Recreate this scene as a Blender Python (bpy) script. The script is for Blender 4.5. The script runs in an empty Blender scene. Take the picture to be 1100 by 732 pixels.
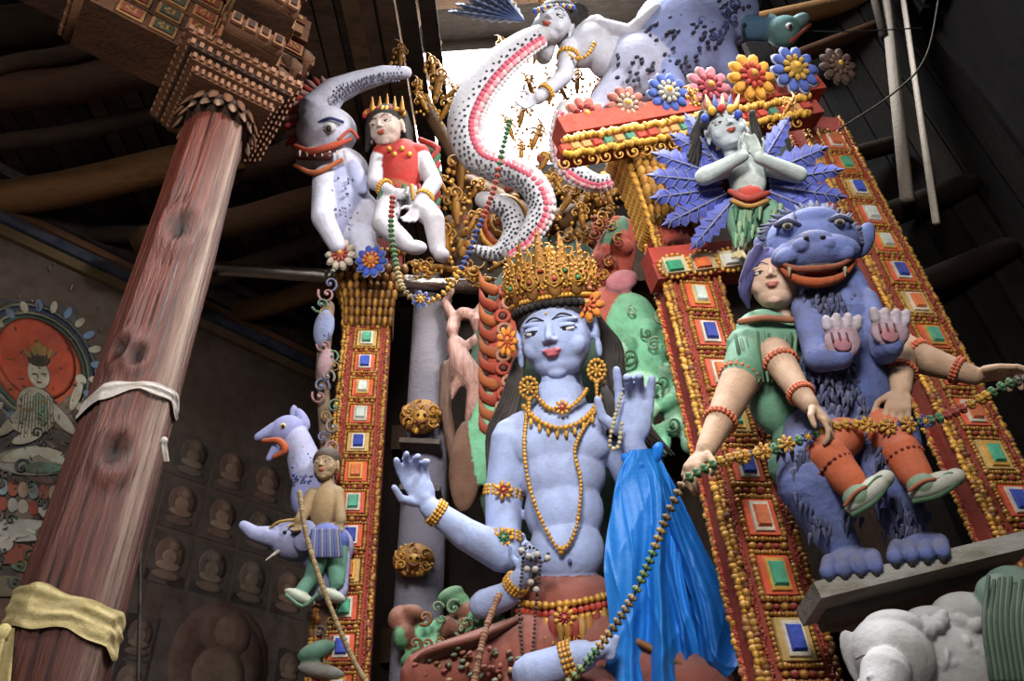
import bpy, math, random, numpy as np
from mathutils import Vector, Matrix
random.seed(7); rng=np.random.RandomState(5)
sin,cos,rad=math.sin,math.cos,math.radians
# ---------------------------------------------------------------- camera geometry
F=860.; TH=rad(39.75); RO=rad(-3.88); CAM=Vector((0,0,1.5))
R0=Vector((1,0,0)); U0=Vector((0,-sin(TH),cos(TH))); FW=Vector((0,cos(TH),sin(TH)))
RX=R0*cos(RO)+U0*sin(RO); UX=-R0*sin(RO)+U0*cos(RO)
def ray(px,py): return RX*((px-550)/F)+UX*((366-py)/F)+FW
def P(px,py,y):
    d=ray(px,py); return CAM+d*(y/d.y)
def C(h,m=0.):
    h=h.lstrip('#'); o=[]
    for i in (0,2,4):
        v=int(h[i:i+2],16)/255.; o.append(v/12.92 if v<.04045 else ((v+.055)/1.055)**2.4)
    return (o[0],o[1],o[2],m)
GOLD=C('#cf9a3a',1.); GOLD2=C('#9c6c2a',.9); YEL=C('#d2a238',.4)
RED=C('#9c2f22'); BLK=C('#191412'); WHT=C('#d0d0d0')
# ---------------------------------------------------------------- mesh builder
_sc={}
def sph(nu,nv):
    k=(nu,nv)
    if k in _sc: return _sc[k]
    V=[(0,0,1)]
    for j in range(1,nv):
        a=math.pi*j/nv
        for i in range(nu):
            b=2*math.pi*i/nu; V.append((sin(a)*cos(b),sin(a)*sin(b),cos(a)))
    V.append((0,0,-1)); T=[];Q=[]
    for i in range(nu):
        T.append((0,1+i,1+(i+1)%nu)); l=1+(nv-2)*nu; T.append((len(V)-1,l+(i+1)%nu,l+i))
    for j in range(nv-2):
        for i in range(nu):
            a=1+j*nu; Q.append((a+i,a+nu+i,a+nu+(i+1)%nu,a+(i+1)%nu))
    _sc[k]=(np.array(V),np.array(Q,int).reshape(-1,4),np.array(T,int).reshape(-1,3)); return _sc[k]
def ellmesh(c,A,nu=14,nv=9):
    V,Q,T=sph(nu,nv); return V@np.array(A).T+np.array(c),Q,T
def catmull(pts,k):
    pts=[np.array(p,float) for p in pts]
    if len(pts)<3 or k<=1: return pts
    o=[]; P_=[2*pts[0]-pts[1]]+pts+[2*pts[-1]-pts[-2]]
    for i in range(1,len(P_)-2):
        p0,p1,p2,p3=P_[i-1:i+3]
        for j in range(k):
            t=j/k; o.append(.5*((2*p1)+(-p0+p2)*t+(2*p0-5*p1+4*p2-p3)*t*t+(-p0+3*p1-3*p2+p3)*t**3))
    o.append(pts[-1]); return o
def tubemesh(pts,rs,n=10,rnd=True,nrm=None,flat=1.):
    pts=[np.array(p,float) for p in pts]; rs=list(rs); L=len(pts)
    tan=[]
    for i in range(L):
        t=pts[min(i+1,L-1)]-pts[max(i-1,0)]; l=np.linalg.norm(t); tan.append(t/l if l>1e-9 else np.array((0,0,1.)))
    if rnd:
        a=[];b=[];ra=[];rb=[]
        for ph in (86,62,35):
            s,c=sin(rad(ph)),cos(rad(ph))
            a.append(pts[0]-tan[0]*rs[0]*s); ra.append(rs[0]*c)
            b.insert(0,pts[-1]+tan[-1]*rs[-1]*s); rb.insert(0,rs[-1]*c)
        pts=a+pts+b; rs=ra+rs+rb; tan=[tan[0]]*3+tan+[tan[-1]]*3
    L=len(pts); V=[]
    ref=np.array(nrm,float) if nrm is not None else None
    t0=tan[0]; v=np.array((0,0,1.)) if abs(t0[2])<.9 else np.array((1.,0,0))
    v=v-t0*v.dot(t0); v/=np.linalg.norm(v)
    for i in range(L):
        t=tan[i]
        if ref is not None:
            v=ref-t*ref.dot(t); l=np.linalg.norm(v); v=v/l if l>1e-6 else np.array((1.,0,0))
        else:
            v=v-t*v.dot(t); v/=max(np.linalg.norm(v),1e-9)
        s=np.cross(t,v)
        for k in range(n):
            a=2*math.pi*k/n; V.append(pts[i]+rs[i]*(s*cos(a)+v*sin(a)*flat))
    V.append(pts[0]);V.append(pts[-1]); Q=[];T=[]
    for i in range(L-1):
        for k in range(n): Q.append((i*n+k,i*n+(k+1)%n,(i+1)*n+(k+1)%n,(i+1)*n+k))
    for k in range(n):
        T.append((L*n,(k+1)%n,k)); T.append((L*n+1,(L-1)*n+k,(L-1)*n+(k+1)%n))
    return np.array(V),np.array(Q,int),np.array(T,int)
MATS={}
class Ob:
    def __init__(s,name,mat='clay'):
        s.name=name;s.mat=mat;s.V=[];s.Q=[];s.T=[];s.C=[];s.n=0;s.SQ=[];s.ST=[]
    def add(s,V,Q,T,col,smooth=True):
        V=np.asarray(V,float); m=len(V); Q=np.asarray(Q,int).reshape(-1,4);T=np.asarray(T,int).reshape(-1,3)
        s.V.append(V); s.Q.append(Q+s.n); s.T.append(T+s.n)
        c=np.asarray(col,float); 
        if c.ndim==1: 
            j=1.+ (rng.rand()-.5)*.22; c=np.array([c[0]*j,c[1]*j,c[2]*j,c[3]]); c=np.tile(c,(m,1))
        s.C.append(c); s.n+=m
        s.SQ.append(np.full(len(Q),smooth)); s.ST.append(np.full(len(T),smooth))
    def ell(s,c,A,col,nu=14,nv=9): s.add(*ellmesh(c,A,nu,nv),col)
    def ball(s,c,r,col,nu=8,nv=6): s.add(*ellmesh(c,np.eye(3)*r,nu,nv),col)
    def tube(s,pts,r,col,n=8,k=1,rnd=True,nrm=None,flat=1.):
        L0=len(pts); rs=list(r) if hasattr(r,'__len__') else [r]*L0
        if k>1 and L0>2:
            q=catmull([tuple(p)+(rr,) for p,rr in zip(pts,rs)],k); pts=[a[:3] for a in q]; rs=[max(a[3],1e-5) for a in q]
        s.add(*tubemesh(pts,rs,n,rnd,nrm,flat),col)
        return pts,rs
    def box(s,c,hx,hy,hz,col,top=1.):
        c,hx,hy,hz=[np.array(q,float) for q in (c,hx,hy,hz)]
        V=[c+hx*a*(top if d>0 else 1)+hy*b*(top if d>0 else 1)+hz*d for d in(-1,1) for b in(-1,1) for a in(-1,1)]
        s.add(V,[(0,2,3,1),(4,5,7,6),(0,1,5,4),(2,6,7,3),(0,4,6,2),(1,3,7,5)],[],col,False)
    def grid(s,G,col,smooth=True):
        G=np.array(G,float); a,b=G.shape[:2]; Q=[(i*b+j,i*b+j+1,(i+1)*b+j+1,(i+1)*b+j) for i in range(a-1) for j in range(b-1)]
        s.add(G.reshape(-1,3),Q,[],col,smooth)
    def fuse(s,prims,vox,sm=4):
        Vs=[];Qs=[];Ts=[];n=0
        for p in prims:
            if p[0]=='K': V,Q,T=tubemesh([p[1],p[2]],[p[3],p[4]],24 if p[3]>vox*8 else 12,True)
            else: V,Q,T=ellmesh(p[1],p[2],26,18)
            Vs.append(V);Qs.append(Q+n);Ts.append(T+n);n+=len(V)
        V=np.vstack(Vs);Q=np.vstack(Qs);T=np.vstack(Ts)
        me=bpy.data.meshes.new('t'); me.from_pydata(V.tolist(),[],Q.tolist()+T.tolist()); me.update()
        o=bpy.data.objects.new('t',me); bpy.context.collection.objects.link(o)
        m=o.modifiers.new('r','REMESH'); m.mode='VOXEL'; m.voxel_size=vox
        if sm: m=o.modifiers.new('s','SMOOTH'); m.factor=.5; m.iterations=sm
        dg=bpy.context.evaluated_depsgraph_get(); ev=o.evaluated_get(dg); e=ev.to_mesh()
        co=np.empty(len(e.vertices)*3); e.vertices.foreach_get('co',co); co=co.reshape(-1,3)
        qs=[];ts=[]
        for p in e.polygons:
            v=tuple(p.vertices); (qs if len(v)==4 else ts).append(v)
        ev.to_mesh_clear(); bpy.data.objects.remove(o); bpy.data.meshes.remove(me)
        best=np.full(len(co),1e9); col=np.zeros((len(co),4))
        for p in prims:
            if p[0]=='K':
                a,b=np.array(p[1]),np.array(p[2]); d=b-a; t=np.clip((co-a)@d/max(d@d,1e-12),0,1)
                dist=np.linalg.norm(co-a-t[:,None]*d,axis=1)-(p[3]+(p[4]-p[3])*t)
            else:
                q=co-np.array(p[1]); k=np.linalg.norm(q@np.linalg.inv(np.array(p[2])).T,axis=1)+1e-9
                dist=(k-1)*np.linalg.norm(q,axis=1)/k
            mk=dist<best; best[mk]=dist[mk]; col[mk]=p[5] if p[0]=='K' else p[3]
        s.add(co,qs,ts,col)
    def done(s):
        V=np.vstack(s.V); Cc=np.vstack(s.C); Q=np.vstack(s.Q);T=np.vstack(s.T)
        ctr=(V.min(0)+V.max(0))/2; V=V-ctr
        me=bpy.data.meshes.new(s.name); me.vertices.add(len(V)); me.vertices.foreach_set('co',V.astype(np.float32).ravel())
        nl=Q.size+T.size; me.loops.add(nl); me.loops.foreach_set('vertex_index',np.concatenate([Q.ravel(),T.ravel()]).astype(np.int32))
        npo=len(Q)+len(T); me.polygons.add(npo)
        st=np.concatenate([np.arange(len(Q))*4,Q.size+np.arange(len(T))*3]).astype(np.int32)
        me.polygons.foreach_set('loop_start',st)
        me.update(calc_edges=True)
        me.polygons.foreach_set('use_smooth',np.concatenate(s.SQ+s.ST).astype(bool))
        at=me.color_attributes.new('Col','FLOAT_COLOR','POINT'); at.data.foreach_set('color',Cc.astype(np.float32).ravel())
        me.validate(); me.materials.append(MATS[s.mat])
        o=bpy.data.objects.new(s.name,me); o.location=ctr; bpy.context.collection.objects.link(o); return o
# ---------------------------------------------------------------- local placement frame
class Fr:
    def __init__(s,cx,cy,y,tilt=15,yaw=0):
        s.Q=P(cx,cy,y); a=rad(tilt);b=rad(yaw)
        s.n=Vector((sin(b)*cos(a),-cos(b)*cos(a),-sin(a))); s.k=(s.Q-CAM).dot(s.n); s.s=(s.Q-CAM).dot(FW)/F
    def w(s,px,py,dz=0):
        d=ray(px,py); return CAM+d*((s.k+dz*s.s)/d.dot(s.n))
    def bas(s,px,py,dz,ang=0):
        o=s.w(px,py,dz); ex=s.w(px+1,py,dz)-o; ey=s.w(px,py-1,dz)-o; a=rad(ang)
        d=ex*cos(a)+ey*sin(a); e=-ex*sin(a)+ey*cos(a); ld=d.length; le=e.length
        d.normalize(); e=s.n.cross(d); return o,d*ld,e.normalized()*le,s.n*s.s
    def A(s,px,py,dz,rx,ry,rz,ang=0):
        o,d,e,n=s.bas(px,py,dz,ang); return np.array(o),np.array([list(d*rx),list(e*ry),list(n*rz)]).T
    def E(s,px,py,dz,rx,ry,rz,col,ang=0):
        o,A=s.A(px,py,dz,rx,ry,rz,ang); return ('E',o,A,col)
    def K(s,p0,p1,r0,r1,col): return ('K',np.array(s.w(*p0)),np.array(s.w(*p1)),r0*s.s,r1*s.s,col)
    def chain(s,pts,rs,col): return [s.K(pts[i],pts[i+1],rs[i],rs[i+1],col) for i in range(len(pts)-1)]
    def ell(s,ob,px,py,dz,rx,ry,rz,col,ang=0,nu=14,nv=9):
        o,A=s.A(px,py,dz,rx,ry,rz,ang); ob.ell(o,A,col,nu,nv)
    def tube(s,ob,pts,r,col,n=8,k=4,rnd=True,flat=1.):
        rr=[q*s.s for q in r] if hasattr(r,'__len__') else r*s.s
        return ob.tube([s.w(*p) for p in pts],rr,col,n,k,rnd,s.n if flat!=1. else None,flat)
    def box(s,ob,px,py,dz,rx,ry,rz,col,ang=0,top=1.):
        o,d,e,n=s.bas(px,py,dz,ang); ob.box(o,d*rx,e*ry,n*rz,col,top)
    def bar(s,ob,p0,p1,dz,hh,hd,col):
        a=np.array(s.w(*p0,dz));b=np.array(s.w(*p1,dz)); d=(b-a)/2; n=np.array(s.n); e=np.cross(n,d); e/=np.linalg.norm(e); ob.box((a+b)/2,d,e*hh*s.s,n*hd*s.s,col)
def hand(pr,W0,d,nrm,L,col,thumb=1,curl=25,spread=1.):
    W0=np.array(W0);d=np.array(d,float);d/=np.linalg.norm(d);nrm=np.array(nrm,float);nrm-=d*nrm.dot(d);nrm/=np.linalg.norm(nrm)
    sd=np.cross(d,nrm)*thumb
    pr.append(('E',W0+d*.27*L,np.array([d*.30*L,sd*.22*L,nrm*.11*L]).T,col))
    pr.append(('E',W0+d*.40*L,np.array([d*.16*L,sd*.24*L,nrm*.095*L]).T,col))
    pr.append(('K',W0-d*.05*L,W0+d*.15*L,.13*L,.13*L,col))
    cl=curl if hasattr(curl,'__len__') else [curl]*4
    for i,(o,l) in enumerate(zip((.18,.06,-.06,-.175),(.44,.5,.46,.36))):
        p=W0+d*(.47-.03*abs(i-1.2))*L+sd*o*L; dr=d+sd*o*.5*spread; dr/=np.linalg.norm(dr); a=0
        for q,f in ((.45,.6),(.32,1.),(.25,.8)):
            a+=rad(cl[i])*f; v=dr*cos(a)+nrm*sin(a); e=p+v*l*L*q; pr.append(('K',p,e,.06*L,.05*L,col)); p=e
    p=W0+d*.14*L+sd*.17*L; v=d*.55+sd*.8+nrm*.35; v/=np.linalg.norm(v); e=p+v*.26*L; pr.append(('K',p,e,.08*L,.065*L,col))
    v=d*.95+sd*.25+nrm*.35; v/=np.linalg.norm(v); pr.append(('K',e,e+v*.22*L,.062*L,.05*L,col))
def head(ob,pr,fr,px,py,dz,S,skin,hair,roll=0,yaw=0,pitch=10,lip=C('#a8483c'),vox=None,brow=BLK,ears=1,haircap=True,iris=BLK,wx=1.08,lid=1.):
    o,d,e,n=fr.bas(px,py,dz,roll); B=np.array([list(d.normalized()*S*fr.s),list(e.normalized()*S*fr.s),list(Vector(n).normalized()*S*fr.s)]).T
    b=rad(yaw);p=rad(pitch)
    Ry=np.array([[cos(b),0,sin(b)],[0,1,0],[-sin(b),0,cos(b)]]);Rx=np.array([[1,0,0],[0,cos(p),-sin(p)],[0,sin(p),cos(p)]])
    A=B@Ry@Rx@np.diag((wx,1,1)); o=np.array(o); X=lambda q:o+A@np.array(q,float); sc=S*fr.s
    def E(c,r,col): return ('E',X(c),A@np.diag(r),col)
    def K(a,bb,r0,r1,col): return ('K',X(a),X(bb),r0*sc,r1*sc,col)
    h=[E((0,.22,-.12),(.66,.74,.74),skin),E((0,-.13,.12),(.59,.74,.57),skin),E((0,-.58,.20),(.42,.34,.38),skin),
       E((.28,-.30,.35),(.25,.27,.23),skin),E((-.28,-.30,.35),(.25,.27,.23),skin),E((0,-.80,.42),(.16,.12,.13),skin),
       E((.24,.14,.50),(.25,.07,.14),skin),E((-.24,.14,.50),(.25,.07,.14),skin),
       K((0,.10,.64),(0,-.18,.77),.045,.075,skin),E((.075,-.22,.71),(.055,.05,.07),skin),E((-.075,-.22,.71),(.055,.05,.07),skin),
       E((.06,-.41,.645),(.10,.035,.08),lip),E((-.06,-.41,.645),(.10,.035,.08),lip),E((0,-.485,.63),(.11,.045,.09),lip)]
    for sx in(-1,1):
        h+= [E((sx*.66,-.05,-.04),(.07,.22*ears,.16),skin),E((sx*.68,-.32*ears,0),(.06,.16*ears,.09),skin)]
    if haircap: h+=[E((0,.36,-.20),(.73,.74,.80),hair)]
    pr+=[('K',X((0,-.5,-.1)),X((0,-1.15,-.25)),.32*sc,.34*sc,skin)]
    ob.fuse(h,(vox or .035)*sc,3)
    for sx in(-1,1):
        ob.ell(X((sx*.255,-.03,.575)),A@np.diag((.16,.058,.065)),WHT,18,10)
        ob.ell(X((sx*.255-.01,-.03,.612)),A@np.diag((.052,.052,.04)),iris,12,8)
        if lid: ob.add(*ellmesh(X((sx*.255,.03,.575)),A@np.diag((.175,.055*lid,.085)),18,10),np.tile(np.array(skin),(18*9+2,1)))
        ob.tube([X((sx*(.25-.17),-.045,.60)),X((sx*.25,.0,.655)),X((sx*.36,-.005,.61)),X((sx*.44,-.03,.53))],.014*sc,BLK,6,4)
        ob.tube([X((sx*.07,.17,.64)),X((sx*.22,.25,.655)),X((sx*.36,.21,.58)),X((sx*.45,.12,.48))],[.010*sc,.020*sc,.018*sc,.008*sc],brow,6,4)
    return X,A,sc
def flower(ob,fr,px,py,dz,r,pc,cc,ec=None,n=9,sx=1.,ang=0):
    o,d,e,nn=fr.bas(px,py,dz,ang); o,d,e,nn=[np.array(q) for q in(o,d,e,nn)]; d=d*sx
    for j,(R,cl,rr,z) in enumerate(((.68,ec or WHT,.30,0),(.66,pc,.25,.10),(.40,cc,.13,.22))):
        for i in range(n):
            a=2*math.pi*(i+.3*(j==2))/n; u=d*cos(a)+e*sin(a); v=-d*sin(a)+e*cos(a)
            ob.ell(o+u*R*r+nn*z*r,np.array([u*rr*1.15*r,v*rr*.8*r,nn*.10*r]).T,cl,8,6)
    ob.ell(o+nn*.15*r,np.array([d*.3*r,e*.3*r,nn*.25*r]).T,cc,10,6)
    ob.ell(o+nn*.35*r,np.array([d*.14*r,e*.14*r,nn*.12*r]).T,YEL,8,6)
def scroll(ob,fr,px,py,dz,r,ang,col=GOLD,hand_=1,turns=1.1):
    pts=[];rs=[]
    for i in range(16):
        t=i/15; a=rad(ang)+hand_*t*turns*2*math.pi; q=r*(1-.82*t); pts.append((px+q*cos(a),py-q*sin(a),dz+4*t)); rs.append(r*(.19-.07*t))
    fr.tube(ob,pts,rs,col,6,1)
    fr.ell(ob,px,py,dz+4,r*.2,r*.2,r*.2,col,0,8,6)
def flame(ob,fr,px,py,dz,r,ang=90,col=GOLD):
    for k,(a,q) in enumerate(((-40,.55),(40,.55),(0,.8))):
        b=rad(ang+a); scroll(ob,fr,px+cos(b)*r*q,py-sin(b)*r*q,dz+3*k,r*.42,ang+a+180,col,1 if a>=0 else -1)
    b=rad(ang); fr.tube(ob,[(px-cos(b)*r*.7,py+sin(b)*r*.7,dz),(px,py,dz+3),(px+cos(b)*r*1.1,py-sin(b)*r*1.1,dz+2),(px+cos(b+.3)*r*1.5,py-sin(b+.3)*r*1.5,dz)],[r*.12,r*.22,r*.14,r*.03],col,8,4)
    for i in range(9):
        a=rng.rand()*6.28; q=r*(.2+.8*rng.rand()); fr.ell(ob,px+q*cos(a),py-q*sin(a),dz+3,r*.13,r*.13,r*.11,col,0,6,5)
def garland(ob,pts,r,cols,seglen=6,step=1.0,rope=C('#5a4a30')):
    q=[np.array(a) for a in catmull([tuple(p) for p in pts],14)]
    ob.tube(q,r*.25,rope,6,1)
    acc=0;i=0
    for a,b in zip(q[:-1],q[1:]):
        acc+=np.linalg.norm(b-a)
        if acc>=r*1.35*step:
            acc=0; c=cols[(i//seglen)%len(cols)]; i+=1
            t=(b-a)/np.linalg.norm(b-a); u=np.cross(t,(0,0,1.)); u/=np.linalg.norm(u)+1e-9; v=np.cross(t,u)
            for k in range(6):
                an=2*math.pi*k/6+i; ob.ell(a+(u*cos(an)+v*sin(an))*r*.6,np.eye(3)*r*.48,c,7,5)
            ob.ell(a,np.eye(3)*r*.72,c,8,6)
def beads(ob,pts,r,col,gap=2.,k=12,nu=8,nv=6):
    q=[np.array(a) for a in catmull([tuple(p) for p in pts],k)]; acc=1e9
    for a,b in zip(q[:-1],q[1:]):
        L=np.linalg.norm(b-a); m=max(1,int(L/(r*.25)))
        for j in range(m):
            acc+=L/m
            if acc>=r*gap: acc=0; ob.ball(a+(b-a)*j/m,r*(.85+.3*rng.rand()),col,nu,nv)
def leaf(ob,fr,p0,p1,wd,col,dz=0,vein=C('#aab4e0'),teeth=6,lift=6):
    p0=np.array(p0,float);p1=np.array(p1,float);d=p1-p0;L=np.linalg.norm(d);d/=L;n=np.array((-d[1],d[0])); G=[];G2=[]
    N=teeth*2+1
    for i in range(N+1):
        t=i/N; wv=wd*math.sin(math.pi*min(1,(t*.93+.07)))**.75*(1.15 if i%2 else .78)
        if i==N: wv=.3
        row=[];row2=[]
        for k in(-1,-.5,0,.5,1):
            q=p0+d*(L*t+(wd*.17*abs(k) if i%2 else 0))+n*wv*k; z=dz+lift*math.sin(math.pi*t)+ (4 if k==0 else (1.5 if abs(k)==.5 else -1))
            row.append(fr.w(q[0],q[1],z)); row2.append(fr.w(q[0],q[1],z-3))
        G.append(row);G2.append(row2)
    ob.grid([[list(v) for v in r] for r in G],col); ob.grid([[list(v) for v in r] for r in G2],col)
    fr.tube(ob,[(p0[0],p0[1],dz+4),(*(p0+d*L*.5),dz+lift+5),(*(p0+d*L*.95),dz+5)],[1.4,1.1,.5],vein,6,3)
    for i in range(1,teeth+1):
        t=i/(teeth+1)
        for k in(-1,1):
            a=p0+d*L*t; b=p0+d*L*(t+.09)+n*wd*.75*k*math.sin(math.pi*t)**.7; z=dz+lift*math.sin(math.pi*t)
            fr.tube(ob,[(*a,z+5),(*b,z+2)],.55,vein,5,1)
# ---------------------------------------------------------------- materials
def mkmat(name,rough=.85,dirt=.6,nsc=9.,bump=.5,bsc=45.,stretch=None,metal=.4,tint=(.14,.105,.07),dust=.38,base_dust=.08,spec=.2,dcol=(.30,.26,.22),groove=.75,grough=.5):
    m=bpy.data.materials.new(name); m.use_nodes=True; nt=m.node_tree; N=nt.nodes; L=nt.links; b=N['Principled BSDF']
    at=N.new('ShaderNodeAttribute'); at.attribute_name='Col'
    tc=N.new('ShaderNodeTexCoord'); mp=N.new('ShaderNodeMapping'); L.new(tc.outputs['Object'],mp.inputs[0])
    if stretch: mp.inputs['Scale'].default_value=stretch
    n1=N.new('ShaderNodeTexNoise'); n1.inputs['Scale'].default_value=nsc; n1.inputs['Detail'].default_value=8; n1.inputs['Roughness'].default_value=.72; L.new(mp.outputs[0],n1.inputs['Vector'])
    cr=N.new('ShaderNodeValToRGB'); cr.color_ramp.elements[0].position=.42;cr.color_ramp.elements[0].color=(0,0,0,1);cr.color_ramp.elements[1].position=.66;cr.color_ramp.elements[1].color=(1,1,1,1); L.new(n1.outputs['Fac'],cr.inputs[0])
    mu=N.new('ShaderNodeMath'); mu.operation='MULTIPLY'; mu.inputs[1].default_value=dirt; L.new(cr.outputs[0],mu.inputs[0])
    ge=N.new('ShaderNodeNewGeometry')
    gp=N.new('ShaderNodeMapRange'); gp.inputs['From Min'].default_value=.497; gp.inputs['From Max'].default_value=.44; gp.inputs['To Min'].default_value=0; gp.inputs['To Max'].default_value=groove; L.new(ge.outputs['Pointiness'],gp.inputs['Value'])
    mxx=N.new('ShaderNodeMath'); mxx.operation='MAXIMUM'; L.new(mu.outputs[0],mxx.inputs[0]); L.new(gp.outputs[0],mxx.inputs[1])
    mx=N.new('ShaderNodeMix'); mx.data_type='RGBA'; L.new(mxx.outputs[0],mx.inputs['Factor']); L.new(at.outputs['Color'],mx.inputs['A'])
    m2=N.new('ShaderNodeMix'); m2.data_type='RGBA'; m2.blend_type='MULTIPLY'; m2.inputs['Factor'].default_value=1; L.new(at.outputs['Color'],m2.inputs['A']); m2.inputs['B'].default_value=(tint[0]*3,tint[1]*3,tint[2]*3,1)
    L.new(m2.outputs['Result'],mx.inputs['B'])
    sx=N.new('ShaderNodeSeparateXYZ'); L.new(ge.outputs['Normal'],sx.inputs[0])
    mr=N.new('ShaderNodeMapRange'); mr.inputs['From Min'].default_value=-.1; mr.inputs['From Max'].default_value=.9; mr.inputs['To Min'].default_value=base_dust; mr.inputs['To Max'].default_value=dust; L.new(sx.outputs['Z'],mr.inputs['Value'])
    n3=N.new('ShaderNodeTexNoise'); n3.inputs['Scale'].default_value=nsc*2.3; n3.inputs['Detail'].default_value=6; L.new(mp.outputs[0],n3.inputs['Vector'])
    m3=N.new('ShaderNodeMath'); m3.operation='MULTIPLY'; L.new(mr.outputs[0],m3.inputs[0]); m4=N.new('ShaderNodeMath'); m4.operation='MULTIPLY_ADD'; m4.inputs[1].default_value=2.4; m4.inputs[2].default_value=-.2; L.new(n3.outputs['Fac'],m4.inputs[0]); L.new(m4.outputs[0],m3.inputs[1]); m3.use_clamp=True
    md=N.new('ShaderNodeMix'); md.data_type='RGBA'; L.new(m3.outputs[0],md.inputs['Factor']); L.new(mx.outputs['Result'],md.inputs['A']); md.inputs['B'].default_value=(*dcol,1)
    L.new(md.outputs['Result'],b.inputs['Base Color'])
    n2=N.new('ShaderNodeTexNoise'); n2.inputs['Scale'].default_value=bsc; n2.inputs['Detail'].default_value=8; n2.inputs['Roughness'].default_value=.65; L.new(mp.outputs[0],n2.inputs['Vector'])
    bp=N.new('ShaderNodeBump'); bp.inputs['Strength'].default_value=bump; bp.inputs['Distance'].default_value=.012; L.new(n2.outputs['Fac'],bp.inputs['Height']); L.new(bp.outputs[0],b.inputs['Normal'])
    me=N.new('ShaderNodeMath'); me.operation='MULTIPLY'; me.inputs[1].default_value=metal; L.new(at.outputs['Alpha'],me.inputs[0]); L.new(me.outputs[0],b.inputs['Metallic'])
    ro=N.new('ShaderNodeMath'); ro.operation='MULTIPLY_ADD'; ro.inputs[1].default_value=-(rough-grough); ro.inputs[2].default_value=rough; L.new(at.outputs['Alpha'],ro.inputs[0]); L.new(ro.outputs[0],b.inputs['Roughness'])
    b.inputs['Specular IOR Level'].default_value=spec
    MATS[name]=m
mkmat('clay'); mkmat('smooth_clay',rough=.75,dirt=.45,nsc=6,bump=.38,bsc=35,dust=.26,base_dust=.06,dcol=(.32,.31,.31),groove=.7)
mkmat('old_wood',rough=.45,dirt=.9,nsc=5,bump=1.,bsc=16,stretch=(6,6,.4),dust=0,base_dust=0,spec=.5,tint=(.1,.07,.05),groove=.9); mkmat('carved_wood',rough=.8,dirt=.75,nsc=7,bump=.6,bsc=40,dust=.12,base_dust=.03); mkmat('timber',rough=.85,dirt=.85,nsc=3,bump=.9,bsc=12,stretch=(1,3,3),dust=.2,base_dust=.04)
mkmat('matte_timber',rough=.9,dirt=.85,nsc=3,bump=.6,bsc=12,stretch=(3,3,1),dust=0,base_dust=0,spec=.08)  # matte timber without dust layer, mostly for near-black background parts
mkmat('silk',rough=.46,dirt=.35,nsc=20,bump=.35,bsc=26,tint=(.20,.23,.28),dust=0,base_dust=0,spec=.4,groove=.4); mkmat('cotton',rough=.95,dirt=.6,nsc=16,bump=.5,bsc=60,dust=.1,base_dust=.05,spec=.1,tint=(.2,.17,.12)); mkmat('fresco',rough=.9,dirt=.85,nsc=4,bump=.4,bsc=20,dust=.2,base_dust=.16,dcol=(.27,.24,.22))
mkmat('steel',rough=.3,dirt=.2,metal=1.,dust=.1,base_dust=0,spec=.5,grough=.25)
def emis(name,c,st):
    m=bpy.data.materials.new(name); m.use_nodes=True; b=m.node_tree.nodes['Principled BSDF']; b.inputs['Emission Color'].default_value=c; b.inputs['Emission Strength'].default_value=st; MATS[name]=m
emis('sky_glass',(1,.99,.97,1),13)
# ================================================================ ROOM
wd=np.array((.68,.73,0.)); wd/=np.linalg.norm(wd); wn=np.array((wd[1],-wd[0],0)); WP=np.array((-4.55,3.9,0.)); WYAW=math.degrees(math.atan2(wn[0],-wn[1]))
def PW(px,py,off=0.):
    d=np.array(ray(px,py)); t=((WP+wn*off-np.array(CAM))@wn)/(d@wn); return np.array(CAM)+d*t
Z3=np.array((0,0,1.))
CZ=7.15; NEAR_BLK=C('#0b0807')  # near-black base colour of the right wall
w=Ob('wall_left','fresco'); w.box(WP+wd*1.5-wn*.1+Z3*3.6,wd*7,wn*.1,Z3*3.6,C('#6a584e')); w.done()
w=Ob('wall_back','matte_timber'); w.box((1.2,5.6,4.2),(2.6,0,0),(0,.1,0),(0,0,4.2),C('#1c1510')); w.box((-1.4,6.6,4.2),(.1,0,0),(0,1.2,0),(0,0,4.2),C('#1c1510')); w.done()
w=Ob('wall_right','matte_timber'); w.box((3.6,2.5,4.6),(.1,0,0),(0,4,0),(0,0,4.6),NEAR_BLK); w.done()
w=Ob('floor','fresco'); w.box((0,2.5,-.05),(8,0,0),(0,6.5,0),(0,0,.05),C('#4a4038')); w.done()
cz=PW(0,238)[2]
c=Ob('trim_1','fresco')
for k,(h,col,o) in enumerate(((.05,'#7a6434',.05),(.05,'#2b3c66',.09),(.035,'#8a5a34',.12),(.09,'#33211a',.16),(.10,'#241812',.22))):
    z=cz-.16+sum((.05,.05,.035,.09,.10)[:k])*2+h; c.box(WP+wd*1.5+wn*o/2+Z3*z,wd*7,wn*o/2,Z3*h*.98,C(col))
c.done()
c=Ob('ceiling','timber'); DK=C('#1e1610')
c.box((-4.4,3.4,CZ+.08),(3.6,0,0),(0,5,0),(0,0,.05),DK)
c.box((2.1,.2,CZ+.08),(2.9,0,0),(0,1.4,0),(0,0,.05),DK)
c.box((1.4,3.8,10.9),(2.5,0,0),(0,2.4,0),(0,0,.05),DK)
for i in range(46):
    x=-7.6+i*.15; c.box((x+.4,3.4,CZ-.0),(.06+.012*rng.rand(),0,0),(0,5,.0),(0,0,.02),C(random.choice(['#44342a','#382820','#2a1e18','#503c2c'])))
c.done()
c=Ob('ceiling_beams','timber')
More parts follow.
